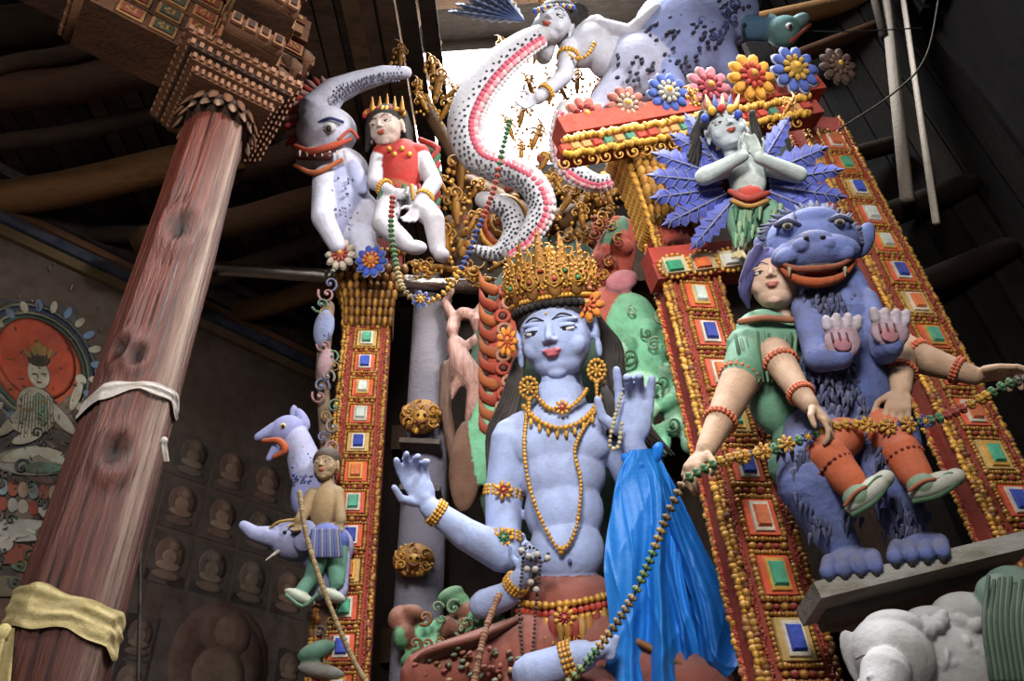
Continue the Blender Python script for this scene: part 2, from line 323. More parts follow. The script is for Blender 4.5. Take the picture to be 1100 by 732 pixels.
for i,(a,b,r,col) in enumerate((((-60,228),(215,172),.16,'#9a7048'),((-40,110),(230,60),.15,'#5e4030'),((-40,40),(180,0),.15,'#4e3c2c'),((180,255),(345,215),.13,'#644832'),((215,345),(350,312),.12,'#84603a'),((120,330),(345,262),.10,'#423228'),((250,190),(340,150),.11,'#523c2c'),((-40,165),(210,115),.07,'#423228'),((60,260),(330,235),.08,'#423228'),((0,75),(160,35),.06,'#524032'))):
    d0=ray(*a);d1=ray(*b); zz=CZ-.25-(.28 if i%2 else 0)
    p0=CAM+d0*((zz-1.5)/d0.z) ;p1=CAM+d1*((zz-1.5)/d1.z)
    if p0.y>7: p0=P(a[0],a[1],6.5)
    if p1.y>7: p1=P(b[0],b[1],6.5)
    d=(p1-p0); p0=p0-d*.2;p1=p1+d*.15
    c.tube([p0,p0+d*.3+Vector((0,0,.05)),(p0+p1)/2+Vector((0,0,-.02)),p1-d*.25+Vector((0,0,.03)),p1],[r,r*.97,r*.93,r*.9,r*.85],C(col),14,3,False)
c.done()
c=Ob('lantern_frame','timber')
for z in (7.3,8.0): c.box((1.1,5.4,z),(2.2,0,0),(0,.06,0),(0,0,.1),C('#4a3420'))
for x in (-1.05,2.4,3.2): c.box((x,5.4,9.2),(.05,0,0),(0,.06,0),(0,0,1.7),C('#4a3826'))
for y in (2.2,3.0,3.8,4.6): c.box((1.1,y,10.6),(2.1,0,0),(0,.09,0),(0,0,.1),C('#4a3626'))
c.box((-1.0,3.8,9.0),(.06,0,0),(0,1.5,0),(0,0,1.9),C('#5c442c'))
for i in range(14): c.box((-.92,3.7,7.25+i*.26),(.03,0,0),(0,1.5,0),(0,0,.09),C(random.choice(['#8a6a48','#6c543c','#9a7a54'])))
for i in range(5): c.tube([(-.9,2.0+i*.6,7.3+.1*i),(-.6,2.3+i*.6,9.8)],.05,C('#8a6c4c'),8,1)
c.done()
c=Ob('lantern_side_planks','matte_timber')
for i in range(14): c.box((3.4,2.0+i*.28,9.1),(.04,0,0),(0,.125,0),(0,0,1.8),C(['#0d0a08','#130f0c','#0a0807'][i%3]))
c.done()
s=Ob('window_1','sky_glass'); s.box((.5,5.3,9.45),(1.5,0,0),(0,.01,0),(0,0,1.15),WHT); s.done()

# ================================================================ MURAL
m=Ob('mural_painting','fresco'); fm=Fr(50,450,1,0,WYAW); q=PW(50,450,.004); fm.Q=Vector(q); fm.k=(fm.Q-CAM).dot(fm.n); fm.s=(fm.Q-CAM).dot(FW)/F
def D(px,py,z,rx,ry,col,ang=0): fm.ell(m,px,py,z,rx,ry,.35,C(col),ang,24,6)
fm.box(m,38,480,0,68,170,.25,C('#46434a'))
for r,col,z in ((66,'#b4b0a0',.4),(62,'#3e5678',.7),(57,'#b0ac98',1.),(53,'#486e5e',1.3),(48,'#b85430',1.6)): D(42,392,z,r,r*1.05,col)
D(40,385,2.0,42,44,'#c84e2c')
for a in range(0,360,15): D(42+62*cos(rad(a)),392-64*sin(rad(a)),1.4,7,4,'#b8b098' if a%30 else '#6e88a8',a)
D(42,402,2.4,12,16,'#d0cab6');D(42,386,2.7,12,8,'#3a3226');D(42,374,2.9,5,9,'#a08238')
for i in range(5): D(30+6*i,380-3*(2-abs(i-2)),3.,2.5,6,'#a88e48',20-10*i)
D(37,402,3,3,1,'#333333');D(47,402,3,3,1,'#333333');D(42,411,3,3,1.,'#8a2a22')
D(40,440,2.2,22,26,'#c4beaa',0);D(18,450,2.6,7,26,'#aeae9c',-35);D(64,448,2.6,7,26,'#c0bcaa',30);D(26,462,3,5,16,'#c0b8a0',60);D(44,440,2.8,8,18,'#829880');D(30,470,3.,18,6,'#c8c2b0',20)
D(82,425,2.4,5,18,'#c8c2ae',-20);D(87,408,2.6,6,6,'#c8c2ae')
D(38,496,2.2,44,16,'#a6a69a');D(26,488,2.7,26,7,'#c2c2b0',15);D(58,490,2.7,22,7,'#c2c2b0',-20);D(45,503,3,24,6,'#668476')
for i in range(8): D(22+4*i,436+5*sin(i*.8),3.2,1.6,1.6,'#a07a34')
for i in range(11): D(-8+i*11,522+1.5*i,2.5,6,9,['#ac9480','#8aa0a4','#a45238'][i%3])
for i in range(11): D(-8+i*11,540+1.5*i,2.2,6,8,['#bcb8aa','#9c4436','#b0b0aa'][i%3])
D(20,570,2,50,13,'#b4b4ac');D(10,595,2.5,34,12,'#984a38');D(-2,585,3,18,10,'#c0bcb2');D(35,608,2.4,24,8,'#5e7c6e');D(8,630,3,24,12,'#7c745e')
for i in range(10): D(i*10-6,575+5*sin(i),3.2,7,2,'#c8c4b6',30*sin(i))
for i in range(34):
    x=-5+rng.rand()*100;y=460+rng.rand()*170; scroll(m,fm,x,y,2.6,4+5*rng.rand(),rng.rand()*360,C(random.choice(['#9a9686','#6a403a','#4e6274','#5a7665','#8c7846'])))
for i in range(12): fm.tube(m,[(24+3*i,425,3.4),(22+3.2*i,445,3.6),(18+3.8*i,470,3.2)],.35,C('#6a6a60'),5,3)
for i in range(150):
    D(42+rng.randn()*34,470+rng.randn()*80,3.2,1.2+2.6*rng.rand(),.8,random.choice(['#a8a28f','#6f3a32','#44566a','#526c5c','#84703e','#3a3430']),rng.rand()*180)
def niche(u,z,sz,tone):
    o=WP+wd*u+Z3*z+wn*.006; 
    def e(du,dz_,ru,rz_,col,l): m.ell(o+wd*du*sz+Z3*dz_*sz+wn*.003*l,np.array([wd*ru*sz,Z3*rz_*sz,wn*.004]).T,C(col),16,5)
    c1,c2,c3,c4=tone
    m.box(o,wd*.48*sz,Z3*.62*sz,wn*.003,C(c1)); e(0,.12,.38,.44,c4,1); e(0,.1,.34,.40,c2,1.6); e(0,.32,.20,.20,c4,2.2); e(0,.33,.11,.13,c3,2.6); e(0,.04,.2,.2,c3,3);e(0,-.18,.32,.12,c3,3.2);e(0,-.4,.36,.12,c4,2.5)
for r in range(3):
    for k in range(16): niche(1.5+k*.36,5.25-r*.46,.34,random.choice([('#4a3e38','#66463c','#947664','#74584a'),('#453c3a','#504644','#867868','#6a564c'),('#463c38','#584640','#7c6a5a','#66564c')]))
for r in range(3):
    for k in range(5): niche(1.9+k*1.25,3.5-r*1.3,1.15,('#4a3e3a','#64443c','#786254','#6c4c42'))
for r in range(9):
    for k in range(5):niche(2.5+k*1.25,3.7-r*.33,.26,('#4a3e3a','#5c443e','#786254','#644e44'))
m.done()

# ================================================================ WOODEN PILLAR
p=Ob('wooden_pillar','old_wood'); YP=2.3
ctop=P(232,140,YP); cbot=P(52,732,YP); rt=30*(ctop-CAM).dot(FW)/F; rb=57*(cbot-CAM).dot(FW)/F
cx0,cx1=cbot.x,ctop.x; zt=ctop.z; zb=cbot.z
def pc(z): t=(z-zb)/(zt-zb); return np.array((cx0+(cx1-cx0)*t,YP,z)), rb+(rt-rb)*t
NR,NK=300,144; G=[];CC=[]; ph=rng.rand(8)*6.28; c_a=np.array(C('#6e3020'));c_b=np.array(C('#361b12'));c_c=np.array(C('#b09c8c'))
KN=[(zt-.85,rad(-66),.055),(2.95,rad(-62),.04),(3.35,rad(-72),.03),(zt-1.5,rad(-100),.035)]
for i in range(NR):
    z=zt*i/(NR-1); c0,r=pc(z); row=[]
    for k in range(NK+1):
        a=2*math.pi*(k%NK)/NK; g=a+.03*sin(z*2.1+ph[0])+.02*sin(z*5+ph[1])
        kb=0;kd=0
        for kz,ka,ks in KN:
            da=((a-ka+math.pi)%(2*math.pi)-math.pi)*r; dd=math.hypot(da,(z-kz)/1.6)/ks; kb+=.12*math.exp(-(dd-1.3)**2*2.5)*(ks/.05); kd=max(kd,math.exp(-dd*dd*1.6)); g+=.10*math.exp(-dd*dd*.3)*math.copysign(1,da)*ks/.05
        oct_=1/math.cos(((g+.2)%(math.pi/4))-math.pi/8)*.955
        cr=max(0,sin(17*g+ph[2]+1.2*sin(z*.9)))**24*(.5+.5*sin(z*2.3+3*g))+max(0,sin(29*g+ph[3]+1.7*sin(z*.7)))**30*(.5+.5*sin(z*3.1+5*g+2))
        gr=.5+.5*sin(61*g+3*sin(z*1.3+g*4))*sin(23*g+z*.8)
        f=oct_+.016*sin(3*g+z*1.9)+.014*sin(5*g-z*3.3)-.09*cr-.014*gr+kb-.16*kd
        row.append(c0+np.array((cos(a),sin(a),0))*r*f)
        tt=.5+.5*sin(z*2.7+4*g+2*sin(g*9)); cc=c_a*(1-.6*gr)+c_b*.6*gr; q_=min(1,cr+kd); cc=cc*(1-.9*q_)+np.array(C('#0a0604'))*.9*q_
        w_=max(0,cos(a-rad(-10)))**12*(.4+.5*tt)*.9; cc=cc*(1-w_)+c_c*w_; cc[3]=0; CC.append(cc)  # window highlight painted into the scraped wood colour on the right side
    G.append(row)
G=np.array(G); Qp=[(i*(NK+1)+j,i*(NK+1)+j+1,(i+1)*(NK+1)+j+1,(i+1)*(NK+1)+j) for i in range(NR-1) for j in range(NK)]
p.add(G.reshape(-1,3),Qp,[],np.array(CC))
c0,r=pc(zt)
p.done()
p=Ob('carved_pillar_capital','carved_wood')
BR=C('#54341f');BR2=C('#6c4830');BR3=C('#382217')
def sq(cz_,h,hw,col,yaw=38):
    u=np.array((cos(rad(yaw)),sin(rad(yaw)),0));v=np.array((-u[1],u[0],0)); p.box(c0*np.array((1,1,0))+Z3*cz_,u*hw,v*hw,Z3*h,col); return u,v
p.tube([c0-Z3*.03,c0+Z3*.05],[r*1.02,r*1.3],BR3,24,1,False)
for k in range(16):
    for j in range(2):
        a=2*math.pi*(k+.5*j)/16; u=np.array((cos(a),sin(a),0)); t_=np.cross(u,Z3); R=r*(1.12+.12*j)
        p.tube([c0+u*R*.98+Z3*(.05+.03*j),c0+u*R*1.06+Z3*(.0+.03*j),c0+u*(R*1.1+.012)+Z3*(-.045+.03*j)],[.022,.026,.006],BR2 if j else C('#8a7262'),8,3,nrm=u,flat=.4)
z=zt+.08
for hw,h,col in ((.19,.028,BR),(.22,.025,BR2),(.25,.028,BR3),(.28,.025,BR2)):
    u,v=sq(z+h,h,hw,col)
    for s_,t_ in((u,v),(v,u),(-u,v),(-v,u)):
        for k in range(13): p.box(c0*np.array((1,1,0))+Z3*(z+h)+s_*(hw+.006)+t_*hw*(k-6)/6.2,s_*.008,t_*hw*.04,Z3*h*.7,C('#7c5640'))
    z+=2*h
for (ang,L) in ((38,.30),(218,1.6),(-52,.75),(128,.5)):
    d=np.array((cos(rad(ang)),sin(rad(ang)),0));e=np.array((-d[1],d[0],0))
    for lv in range(4):
        ll=L*(.45+.19*lv); zc=z+.07+lv*.14; c1=c0*np.array((1,1,0))+Z3*zc
        p.box(c1+d*ll/2,d*ll/2,e*.14,Z3*.062,[BR,C('#442a1e'),BR,BR3][lv])
        for sd in(-1,1):
            for k in range(max(1,int(ll/.15))):
                o=c1+d*(.08+k*.15)+e*sd*.143; p.box(o,d*.06,e*.010,Z3*.05,C('#8c643c')); p.box(o+e*sd*.008,d*.045,e*.010,Z3*.036,C('#6e3024') if k%2 else C('#384238')); 
                for q in range(5): p.ell(o+e*sd*.016+d*.02*cos(q*1.256)+Z3*.018*sin(q*1.256),np.array([d*.011,Z3*.011,e*.008]).T,C('#a8844c'),7,5)
        p.tube([c1+d*ll-e*.14,c1+d*ll+e*.14],.062,BR2,10,1,False)
        for q in range(4):
            o=c1+d*(ll+.055)+e*(-.105+.07*q); p.box(o,d*.008,e*.026,Z3*.045,C('#7e563c')); p.box(o+d*.008,d*.008,e*.014,Z3*.026,C('#2a1812'))
p.done()
p=Ob('carved_lintel_beam','carved_wood')
u=np.array((cos(rad(38)),sin(rad(38)),0));v=np.array((-u[1],u[0],0)); z+=.56; cc0=c0*np.array((1,1,0))
p.box(cc0+Z3*(z+.12)-u*1.1,u*1.4,v*.17,Z3*.11,BR)
for k in range(30): 
    o=cc0+Z3*z+u*(-2.5+k*.094)
    p.box(o+Z3*.06-v*.18,u*.03,v*.015,Z3*.04,C('#7a5438')); p.box(o+Z3*.17-v*.18,u*.038,v*.012,Z3*.04,C('#5e3224') if k%2 else C('#3a4232'))
    p.ell(o+Z3*.17-v*.195,np.array([u*.018,v*.01,Z3*.02]).T,C('#a08048'),8,6)
p.box(cc0+Z3*(z+.12)-v*1.2,v*1.2,u*.17,Z3*.11,BR)
for k in range(24):
    o=cc0+Z3*z-v*(.2+k*.09); 
    for sd in (-1,1): p.box(o+Z3*.12+u*.175*sd,v*.034,u*.012,Z3*.07,C('#7a5438') if k%2 else C('#5e3224')); p.ell(o+Z3*.12+u*.19*sd,np.array([v*.018,u*.01,Z3*.02]).T,C('#a08048'),8,6)
p.done()
def band(name,py0,py1,col,lump,tilt=0.,wv=3):
    o=Ob(name,'cotton'); za=P(54,py0,YP).z; zb_=P(54,py1,YP).z; G=[]
    for i in range(33):
        t=i/32; row=[]
        for k in range(129):
            a=2*math.pi*(k%128)/128; ed=.008*sin(3*a+1)+.005*sin(7*a); z=za+(zb_-za)*t+tilt*cos(a)+ed*(1-2*t); c1,r=pc(z); oct_=.3+.7/math.cos(((a+.2)%(math.pi/4))-math.pi/8)*.955
            wr=sin(t*math.pi*wv*2+1.6*sin(a*2)+.8*sin(5*a))+.5*sin(t*math.pi*wv*3.3-2*sin(3*a))
            rr=r*oct_*1.035+.004+lump*wr*.5*sin(math.pi*t)**.5
            row.append(c1+np.array((cos(a),sin(a),0))*rr)
        G.append(row)
    o.grid(G,col); return o
o=band('yellow_ceremonial_scarf',654,694,C('#ccbc88'),.006,-.03,2.2); f=Fr(-4,680,YP-.15,0)
G=[]
for i in range(12):
    t=i/11; G.append([list(f.w(-14+30*(k/8)-6*t, 675+75*t,22+4*sin(k*1.7+t*3))) for k in range(9)])
o.grid(G,C('#c2b480')); f.ell(o,2,682,20,9,11,7,C('#bdae78')); o.done()
o=band('white_cloth_tie',445,458,C('#b4aeaa'),.005,.05,1.4); f=Fr(176,478,YP-.12,0)
f.ell(o,176,474,3,4,4,4,C('#a8a29c')); G=[]
for i in range(8):
    t=i/7; G.append([list(f.w(173+6*(k/4)+3*t,474+22*t,4+2*sin(k*2+t*3))) for k in range(5)])
o.grid(G,C('#a8a29c')); o.done()

# ================================================================ STEEL PIPE
o=Ob('metal_pipe','steel'); ST=C('#eceef4',1.)
o.tube([P(175,284,3.6),P(545,311,3.6)],.045,ST,14,1,False); o.tube([P(225,289,3.6),P(231,289.5,3.6)],.052,ST,14,1,False); o.tube([P(352,297,3.6),P(360,298,3.6)],.052,ST,14,1,False); o.done()

# ================================================================ ORNATE COLUMNS
GEMS=['#1c3aa0','#c4d0cc','#3f9a7a','#1c3aa0','#cc6a34','#b8c4bc','#2446b0','#c0623a','#4aa084']
def column(name,X,Y,hw,z0,z1,pitch,yaw,first=0):
    o=Ob(name); u=np.array((cos(rad(yaw)),sin(rad(yaw)),0)); ot=np.array((u[1],-u[0],0)); b=np.array((X,Y,0))
    o.box(b+Z3*(z0+z1)/2-ot*hw*.5,u*hw,ot*hw*.5,Z3*(z1-z0)/2,C('#a83422'))
    n=int((z1-z0)/pitch)
    for fu,fo,off in ((u,ot,0),(-ot,-u,1)):
        cc=b if off==0 else b-u*hw-ot*hw*.5; W_=hw if off==0 else hw*.5
        for sd in(-1,1):
            for q,(pos,rr,co_) in enumerate(((.90,.095,GOLD),(.76,.05,C('#b8442c'))) if True else ()):
                zz=z0
                while zz<z1:
                    jit=rng.randn()*.02*hw
                    o.ell(cc+fu*(sd*W_*pos+jit)+fo*.004+Z3*zz,np.array([fu*hw*rr*(.7+.7*rng.rand()),fo*hw*rr*(.8+.9*rng.rand()),Z3*hw*rr*(.8+.7*rng.rand())]).T,(co_ if rng.rand()>.3 else random.choice([GOLD2,C('#8a4a2a'),YEL])) if q!=1 else co_,7,5); zz+=hw*rr*(1.3+.5*rng.rand())
        if off: continue
        for i in range(n):
            zc=z0+(i+.5)*pitch; gh=pitch*.35; gw=hw*.44; ce=cc+fo*.008+Z3*zc
            for sgn in(-1,1):
                for t in np.linspace(-1,1,11):
                    rq=.7+.6*rng.rand()
                    o.ell(ce+Z3*sgn*gh*1.10+fu*t*gw*1.15,np.array([fu*.0080,fo*.012,Z3*.0075]).T*(hw/.11)*rq,GOLD,6,5)
                    o.ell(ce+fu*sgn*gw*1.20+Z3*t*gh*1.08,np.array([fu*.0075,fo*.012,Z3*.0085]).T*(hw/.11)*rq,GOLD if rng.rand()>.2 else YEL,6,5)
            o.box(ce+fo*.004,fu*gw*1.0,Z3*gh*.95,fo*.006,C('#cc5230') if i%4 else C('#b89858'),.96)
            o.box(ce+fo*.012,fu*gw*.64,Z3*gh*.80,fo*.008,C('#c8c0b0') if i%3 else C('#c8983e',.5),.94)
            o.box(ce+fo*.022,fu*gw*.50,Z3*gh*.66,fo*.012,C(GEMS[(i*5+first)%9]),.74)
            for t in (-1,-.5,0,.5,1): o.ell(ce+Z3*pitch*.5+fu*t*gw,np.array([fu*.013,fo*.014,Z3*.010]).T*(hw/.11)*(.7+.5*rng.rand()),C('#b03a2a') if t in(-.5,.5) else GOLD,7,5)
    return o,u,ot
pA=P(383,500,3.5); sA=(pA-CAM).dot(FW)/F
zt1=P(383,352,3.5).z
colL,u,ot=column('ornate_column',pA.x,3.5,27*sA,.9,zt1,.175,8,1)
b=np.array((pA.x,3.5,0)); hw=27*sA
for i in range(7):
    z=zt1+.03+i*.06; W_=hw*(1.0+.03*i*i/2)
    for k in range(-4,5):
        colL.ell(b+Z3*z+u*W_*k/4+ot*(.015+.012*i),np.array([u*W_*.13,ot*.03,Z3*.04]).T,GOLD if (i+k)%2 else GOLD2,8,6)
        colL.ell(b+Z3*z-u*W_+(-ot)*hw*(k+4)/8*1.2,np.array([ot*W_*.15,u*.035,Z3*.04]).T,GOLD,7,5)
colL.box(b+Z3*(zt1+.22)-ot*hw*.5,u*hw*1.1,ot*hw*.55,Z3*.22,C('#8a5a20',.5))
colL.box(b+Z3*(zt1+.50)-ot*hw*.4,u*hw*1.4,ot*hw*.9,Z3*.06,C('#a8352a'));colL.box(b+Z3*(zt1+.62)-ot*hw*.4,u*hw*1.5,ot*hw*1.05,Z3*.05,C('#b04434'))
for k in range(12): colL.ell(b+Z3*(zt1+.565)+u*hw*1.45*(k-5.5)/5.5+ot*hw*.52,np.array([u*.02,ot*.025,Z3*.03]).T,GOLD,8,6)
f=Fr(383,272,3.30,15)
flower(colL,f,366,274,14,17,C('#c8b8a8'),C('#a84a3a'),C('#b8b8b0'),10);flower(colL,f,399,281,16,18,C('#2c4cb0'),C('#c87030'),C('#8fa0d0'),10)
colL.done()
def vcol(name,px,py,Y,hwpx,ytop,pitch,yaw,first):
    a=P(px,py,Y); s_=(a-CAM).dot(FW)/F; zt_=P(px-(ytop<py)*(py-ytop)*.27,ytop,Y).z
    return column(name,a.x,Y,hwpx*s_,.5,zt_,pitch,yaw,first)+(a.x,Y,hwpx*s_,zt_)
YR=2.72
cR,u,ot,X,Y,hw,zt_=vcol('ornate_column',800,500,YR,38,245,.222,10,2)
b=np.array((X,Y,0))
for i in range(11):
    z=zt_+.03+i*.062; W_=hw*(1.0+.012*i*i/2)
    for k in range(-4,5):
        cR.ell(b+Z3*z+u*W_*k/4+ot*(.02+.008*i),np.array([u*W_*.13,ot*.03,Z3*.042]).T*(.8+.4*rng.rand()),YEL if (i+k)%2 else C('#b8841f',.6),8,6)
        cR.ell(b+Z3*z-u*W_-ot*hw*(k+4)/8*1.2,np.array([ot*W_*.15,u*.035,Z3*.042]).T,GOLD,7,5)
cR.box(b+Z3*(zt_+.34)-ot*hw*.5,u*hw*1.15,ot*hw*.55,Z3*.34,C('#8a5a20',.5))
cR.done()
cF,u2,ot2,X2,Y2,hw2,zt2=vcol('ornate_column',1045,450,2.9,34,120,.21,10,5)
cF.done()
L=Ob('ornate_lintel'); f=Fr(760,150,2.62,8,10)
for k in range(90):
    t=k/89; px=607+262*t; py=152-46*t; rq=.7+.6*rng.rand()
    f.ell(L,px,py-2+rng.randn(),6,3.2*rq,3.4*rq,4,GOLD,0,7,5); f.ell(L,px,py+15+rng.randn(),4,3*rq,3*rq,4,YEL,0,7,5)
    if k%4==0: f.box(L,px,py+7,4,6,4,2,C(random.choice(['#a83424','#b88248','#3c7a62'])),10,.7)
    if k%5==0: scroll(L,f,px,py+24,0,7,rng.rand()*360,GOLD)
f.bar(L,(600,146),(876,98),-16,12,16,C('#a83c2c')); f.bar(L,(603,166),(876,122),-12,10,12,C('#903024'))
for (a,b_) in (((695,283),(905,262)),((700,300),(910,276))): f.bar(L,a,b_,-8,9,12,C('#a0352a'))
for k in range(6):
    t=k/5; px=725+150*t; py=286-17*t; f.box(L,px,py,6,13,9,3,C('#b8a888'),6,.9); f.box(L,px,py,9,10,6.5,3,C(['#2f9a72','#c8602a','#c8ccc4','#2446b0','#c8602a','#2f9a72'][k]),6,.7)
    for q in range(18):
        a=2*math.pi*q/18; f.ell(L,px+17*cos(a),py-12*sin(a),6,2.2,2.2,2.2,GOLD,0,6,5)
L.done()
fl=Ob('flower_ornament_row'); f=Fr(740,100,2.55,20,8)
for px,py,r,pc_,cc,ec in ((629,127,24,'#a85850','#902420','#a88a78'),(673,115,23,'#985a50','#a89080','#883e34'),(717,101,23,'#3450a0','#a8a8a0','#7088b8'),(761,96,25,'#b06878','#a84250','#a89888'),(807,84,26,'#d0902a','#b03828','#c89a40'),(853,76,26,'#4058a8','#c09838','#98a4c4'),(900,72,20,'#4a302a','#5a4034','#3a322e')):
    f.tube(fl,[(px,py+r*.6,-10),(px,py,0)],4,C('#3a5a30'),6,1); flower(fl,f,px,py,0,r,C(pc_),C(cc),C(ec),10)
fl.done()

# ================================================================ STATUE
S=Ob('bodhisattva_statue','smooth_clay'); f=Fr(600,480,3.2,18); BL=C('#a2b2de'); SK=C('#8c4a3c'); 
pr=[f.E(603,478,0,54,48,33,BL),f.K((565,465,-2),(650,457,-2),25,25,BL),f.E(577,478,15,28,24,15,BL),f.E(629,475,15,28,24,15,BL),f.E(603,510,2,48,40,32,BL),
    f.E(606,550,2,43,44,33,BL),f.E(609,592,8,41,40,32,BL),f.E(612,650,0,56,40,42,SK),f.K((603,445,0),(599,395,4),22,19,BL),f.K((601,432,-4),(601,444,-6),30,36,BL)]
pr+=f.chain([(551,472,-2),(541,530,-4),(541,596,6)],[24,20,18],BL)
pr+=f.chain([(541,596,6),(500,574,24),(462,546,38)],[19,16,11],BL)
hand(pr,f.w(460,544,38),f.w(440,502,48)-f.w(460,544,38),f.n+Vector((.5,0,0)),66*f.s,BL,-1,[18,28,35,40])
pr+=f.chain([(658,466,-2),(694,540,-4)],[24,19],BL)+f.chain([(694,540,-4),(688,500,34),(680,476,42)],[18,14,11],BL)
hand(pr,f.w(680,476,42),f.w(682,420,48)-f.w(680,476,42),f.n+Vector((-.2,0,0)),86*f.s,BL,-1,[12,42,34,14])
pr+=f.chain([(520,650,10),(545,640,25),(562,618,42)],[15,13,9],BL)
hand(pr,f.w(562,618,42),f.w(572,588,52)-f.w(562,618,42),f.n+Vector((-.4,0,0)),46*f.s,BL,-1,[20,45,55,60])
pr+=[f.E(605,742,20,120,40,60,SK),f.K((580,700,20),(460,728,55),38,26,SK),f.K((640,700,20),(760,745,50),38,28,SK),f.E(605,790,0,150,40,70,SK)]
pr+=[f.K((570,724,80),(625,705,88),17,14,BL),f.E(640,700,90,20,11,12,BL,20)]
for i in range(5): pr.append(f.K((648+i*1.0,697+i*4-6,92),(662-i,692+i*5-6,94),4.2-.3*i,3.6-.2*i,BL))
S.fuse(pr,1.5*f.s,7)
f.ell(S,612,603,39,2.6,3.2,2,C('#5a6498'),0,10,6)
pr=[]; X,A,sc=head(S,pr,f,598,358,10,58,BL,BLK,roll=3,yaw=-16,pitch=14,ears=1.25,vox=.026,wx=1.14,lip=C('#b8606a'),lid=1.15)
S.fuse(pr,1.5*f.s,3)
for i in range(19):
    a=rad(-95+i*190/18); S.ell(X((.68*sin(a),.47+.03*cos(a*2),-.02+.62*cos(a))),np.eye(3)*.085*sc,BLK,8,6)
S.ell(X((-.02,.30,.60)),np.eye(3)*.035*sc,C('#c8a850'),8,6)
for i in range(44):
    a=rad(-110+i*220/43); S.ell(X((.74*sin(a),.60,-.05+.70*cos(a))),np.eye(3)*.055*sc,GOLD,7,5); S.ell(X((.75*sin(a),.70,-.05+.71*cos(a))),np.eye(3)*.05*sc,C('#a8402a') if i%3==0 else GOLD2,7,5)
S.ell(X((0,.85,-.25)),A@np.diag((.60,.5,.55)),C('#6a4020',.4)) 
for j,(aa,h) in enumerate(((-82,.75),(-55,.95),(-28,1.1),(0,1.25),(28,1.1),(55,.95),(82,.75),(-41,.6),(-14,.65),(14,.65),(41,.6))):
    a=rad(aa); up=np.array((0,1,0)); ou=np.array((sin(a),0,cos(a))); tg=np.array((cos(a),0,-sin(a)))
    bs=np.array((.75*sin(a),.70,-.05+.70*cos(a)))+ou*(.05 if h<.7 else 0)
    def lp(x,y,z): return X(bs+tg*x+up*y+ou*z)
    S.tube([lp(0,0,0),lp(0,h*.35,.02),lp(0,h*.7,.02),lp(0,h,-.02)],[.13*sc,.16*sc,.10*sc,.01*sc],GOLD2,10,3,nrm=A@ou,flat=.3)
    for sx in(-1,1):
        S.tube([lp(0,.05,.05),lp(sx*.16,h*.3,.04),lp(sx*.13,h*.55,.04),lp(sx*.2,h*.7,.02),lp(sx*.12,h*.74,.03)],[.028*sc,.03*sc,.026*sc,.024*sc,.015*sc],GOLD,6,3)
        S.tube([lp(0,.12,.07),lp(sx*.08,h*.22,.07),lp(sx*.05,h*.42,.07),lp(0,h*.48,.07)],[.018*sc,.02*sc,.02*sc,.015*sc],YEL,6,3)
        for q in range(5): S.ell(lp(sx*(.15-.02*q),h*(.12+.15*q),.06),np.eye(3)*.028*sc,GOLD,6,5)
    S.ell(lp(0,h*.32,.08),np.eye(3)*.045*sc,C(['#b03028','#3c8a5a','#a84a2a'][j%3]),8,6)
    for q in range(4): S.ell(lp(0,h*(.5+.13*q),.05),np.eye(3)*(.04-.006*q)*sc,GOLD,6,5)
for q in range(5): S.ell(X((0,1.25+.12*q,-.3)),A@np.diag((.3-.05*q,.1,.3-.05*q)),GOLD)
flower(S,f,630,327,38,20,C('#d8852a'),C('#c8602a'),C('#d89840'),9); flower(S,f,545,367,20,17,C('#d8852a'),C('#c8602a'),C('#d89840'),9,sx=.7)
HC=C('#2a2524')
for i in range(34):
    t=i/33; x0=636+8*t; pts=[(x0-6,330+8*t,-12),(x0+12+6*t,370,-20),(x0+8+20*t,410,-22),(x0+20+24*t,450,-24),(x0+26+54*t,500-12*t,-26)]
    pts=[(a+4*sin(j*2.1+i),b_,c_+3*sin(i*2.1)) for j,(a,b_,c_) in enumerate(pts)]
    f.tube(S,pts,[3.2,3.6,3.4,2.8,1.2],HC if i%3 else C('#4a3f3a'),6,5)
for i in range(14): f.tube(S,[(562-i*.5,385,-12),(556-i*1.2,430,-14),(546-i*1.6+3*sin(i),465,-10-i),(534-i*.8,500+2*i,-16)],[4,4,3.4,1.2],HC if i%3 else C('#4a3f3a'),6,5)
for i in range(6): f.tube(S,[(640,400,0),(650+i*1.6,430,22),(655+i*2+2*sin(i),452,24),(650+i*3,474,22)],[2.5,3,2.6,.8],HC,6,5)
for ex,ey,ez in((568,417,26),(641,398,26)):
    for i in range(14):
        a=2*math.pi*i/14; f.ell(S,ex+9*cos(a),ey-11*sin(a),ez,2.6,2.6,2.6,GOLD,0,7,5)
    flower(S,f,ex,ey,ez+3,8,GOLD,GOLD,GOLD,7); 
    for i in range(5): f.ell(S,ex,ey+13+i*4,ez+3,3.2-.4*i,3,3,GOLD,0,7,5)
def fb(pts,r,col=GOLD,gap=1.7): beads(S,[f.w(*q) for q in pts],r*f.s,col,gap)
fb([(577,427,24),(590,439,32),(607,440,34),(622,430,30),(632,416,18)],2.8)
fb([(563,437,18),(578,452,33),(602,460,38),(628,450,33),(648,424,16)],3.0)
for q in range(9): 
    a=q/8; f.ell(S,570+9.5*q,450+15*sin(math.pi*a)-14*a*a*.8+4,36-10*abs(a-.5),2.4,5,3,YEL,0,7,5)
fb([(566,440,20),(563,480,38),(568,520,42),(582,560,44),(602,590,46),(618,570,46),(624,520,44),(618,480,40),(640,440,26),(650,410,10)],2.2,GOLD,1.8)
for q in range(7): f.ell(S,603+rng.randn()*3,592+rng.randn()*3,44,3,3,3,GOLD,0,7,5)
flower(S,f,604,438,36,9,GOLD,C('#b03028'),GOLD,8)
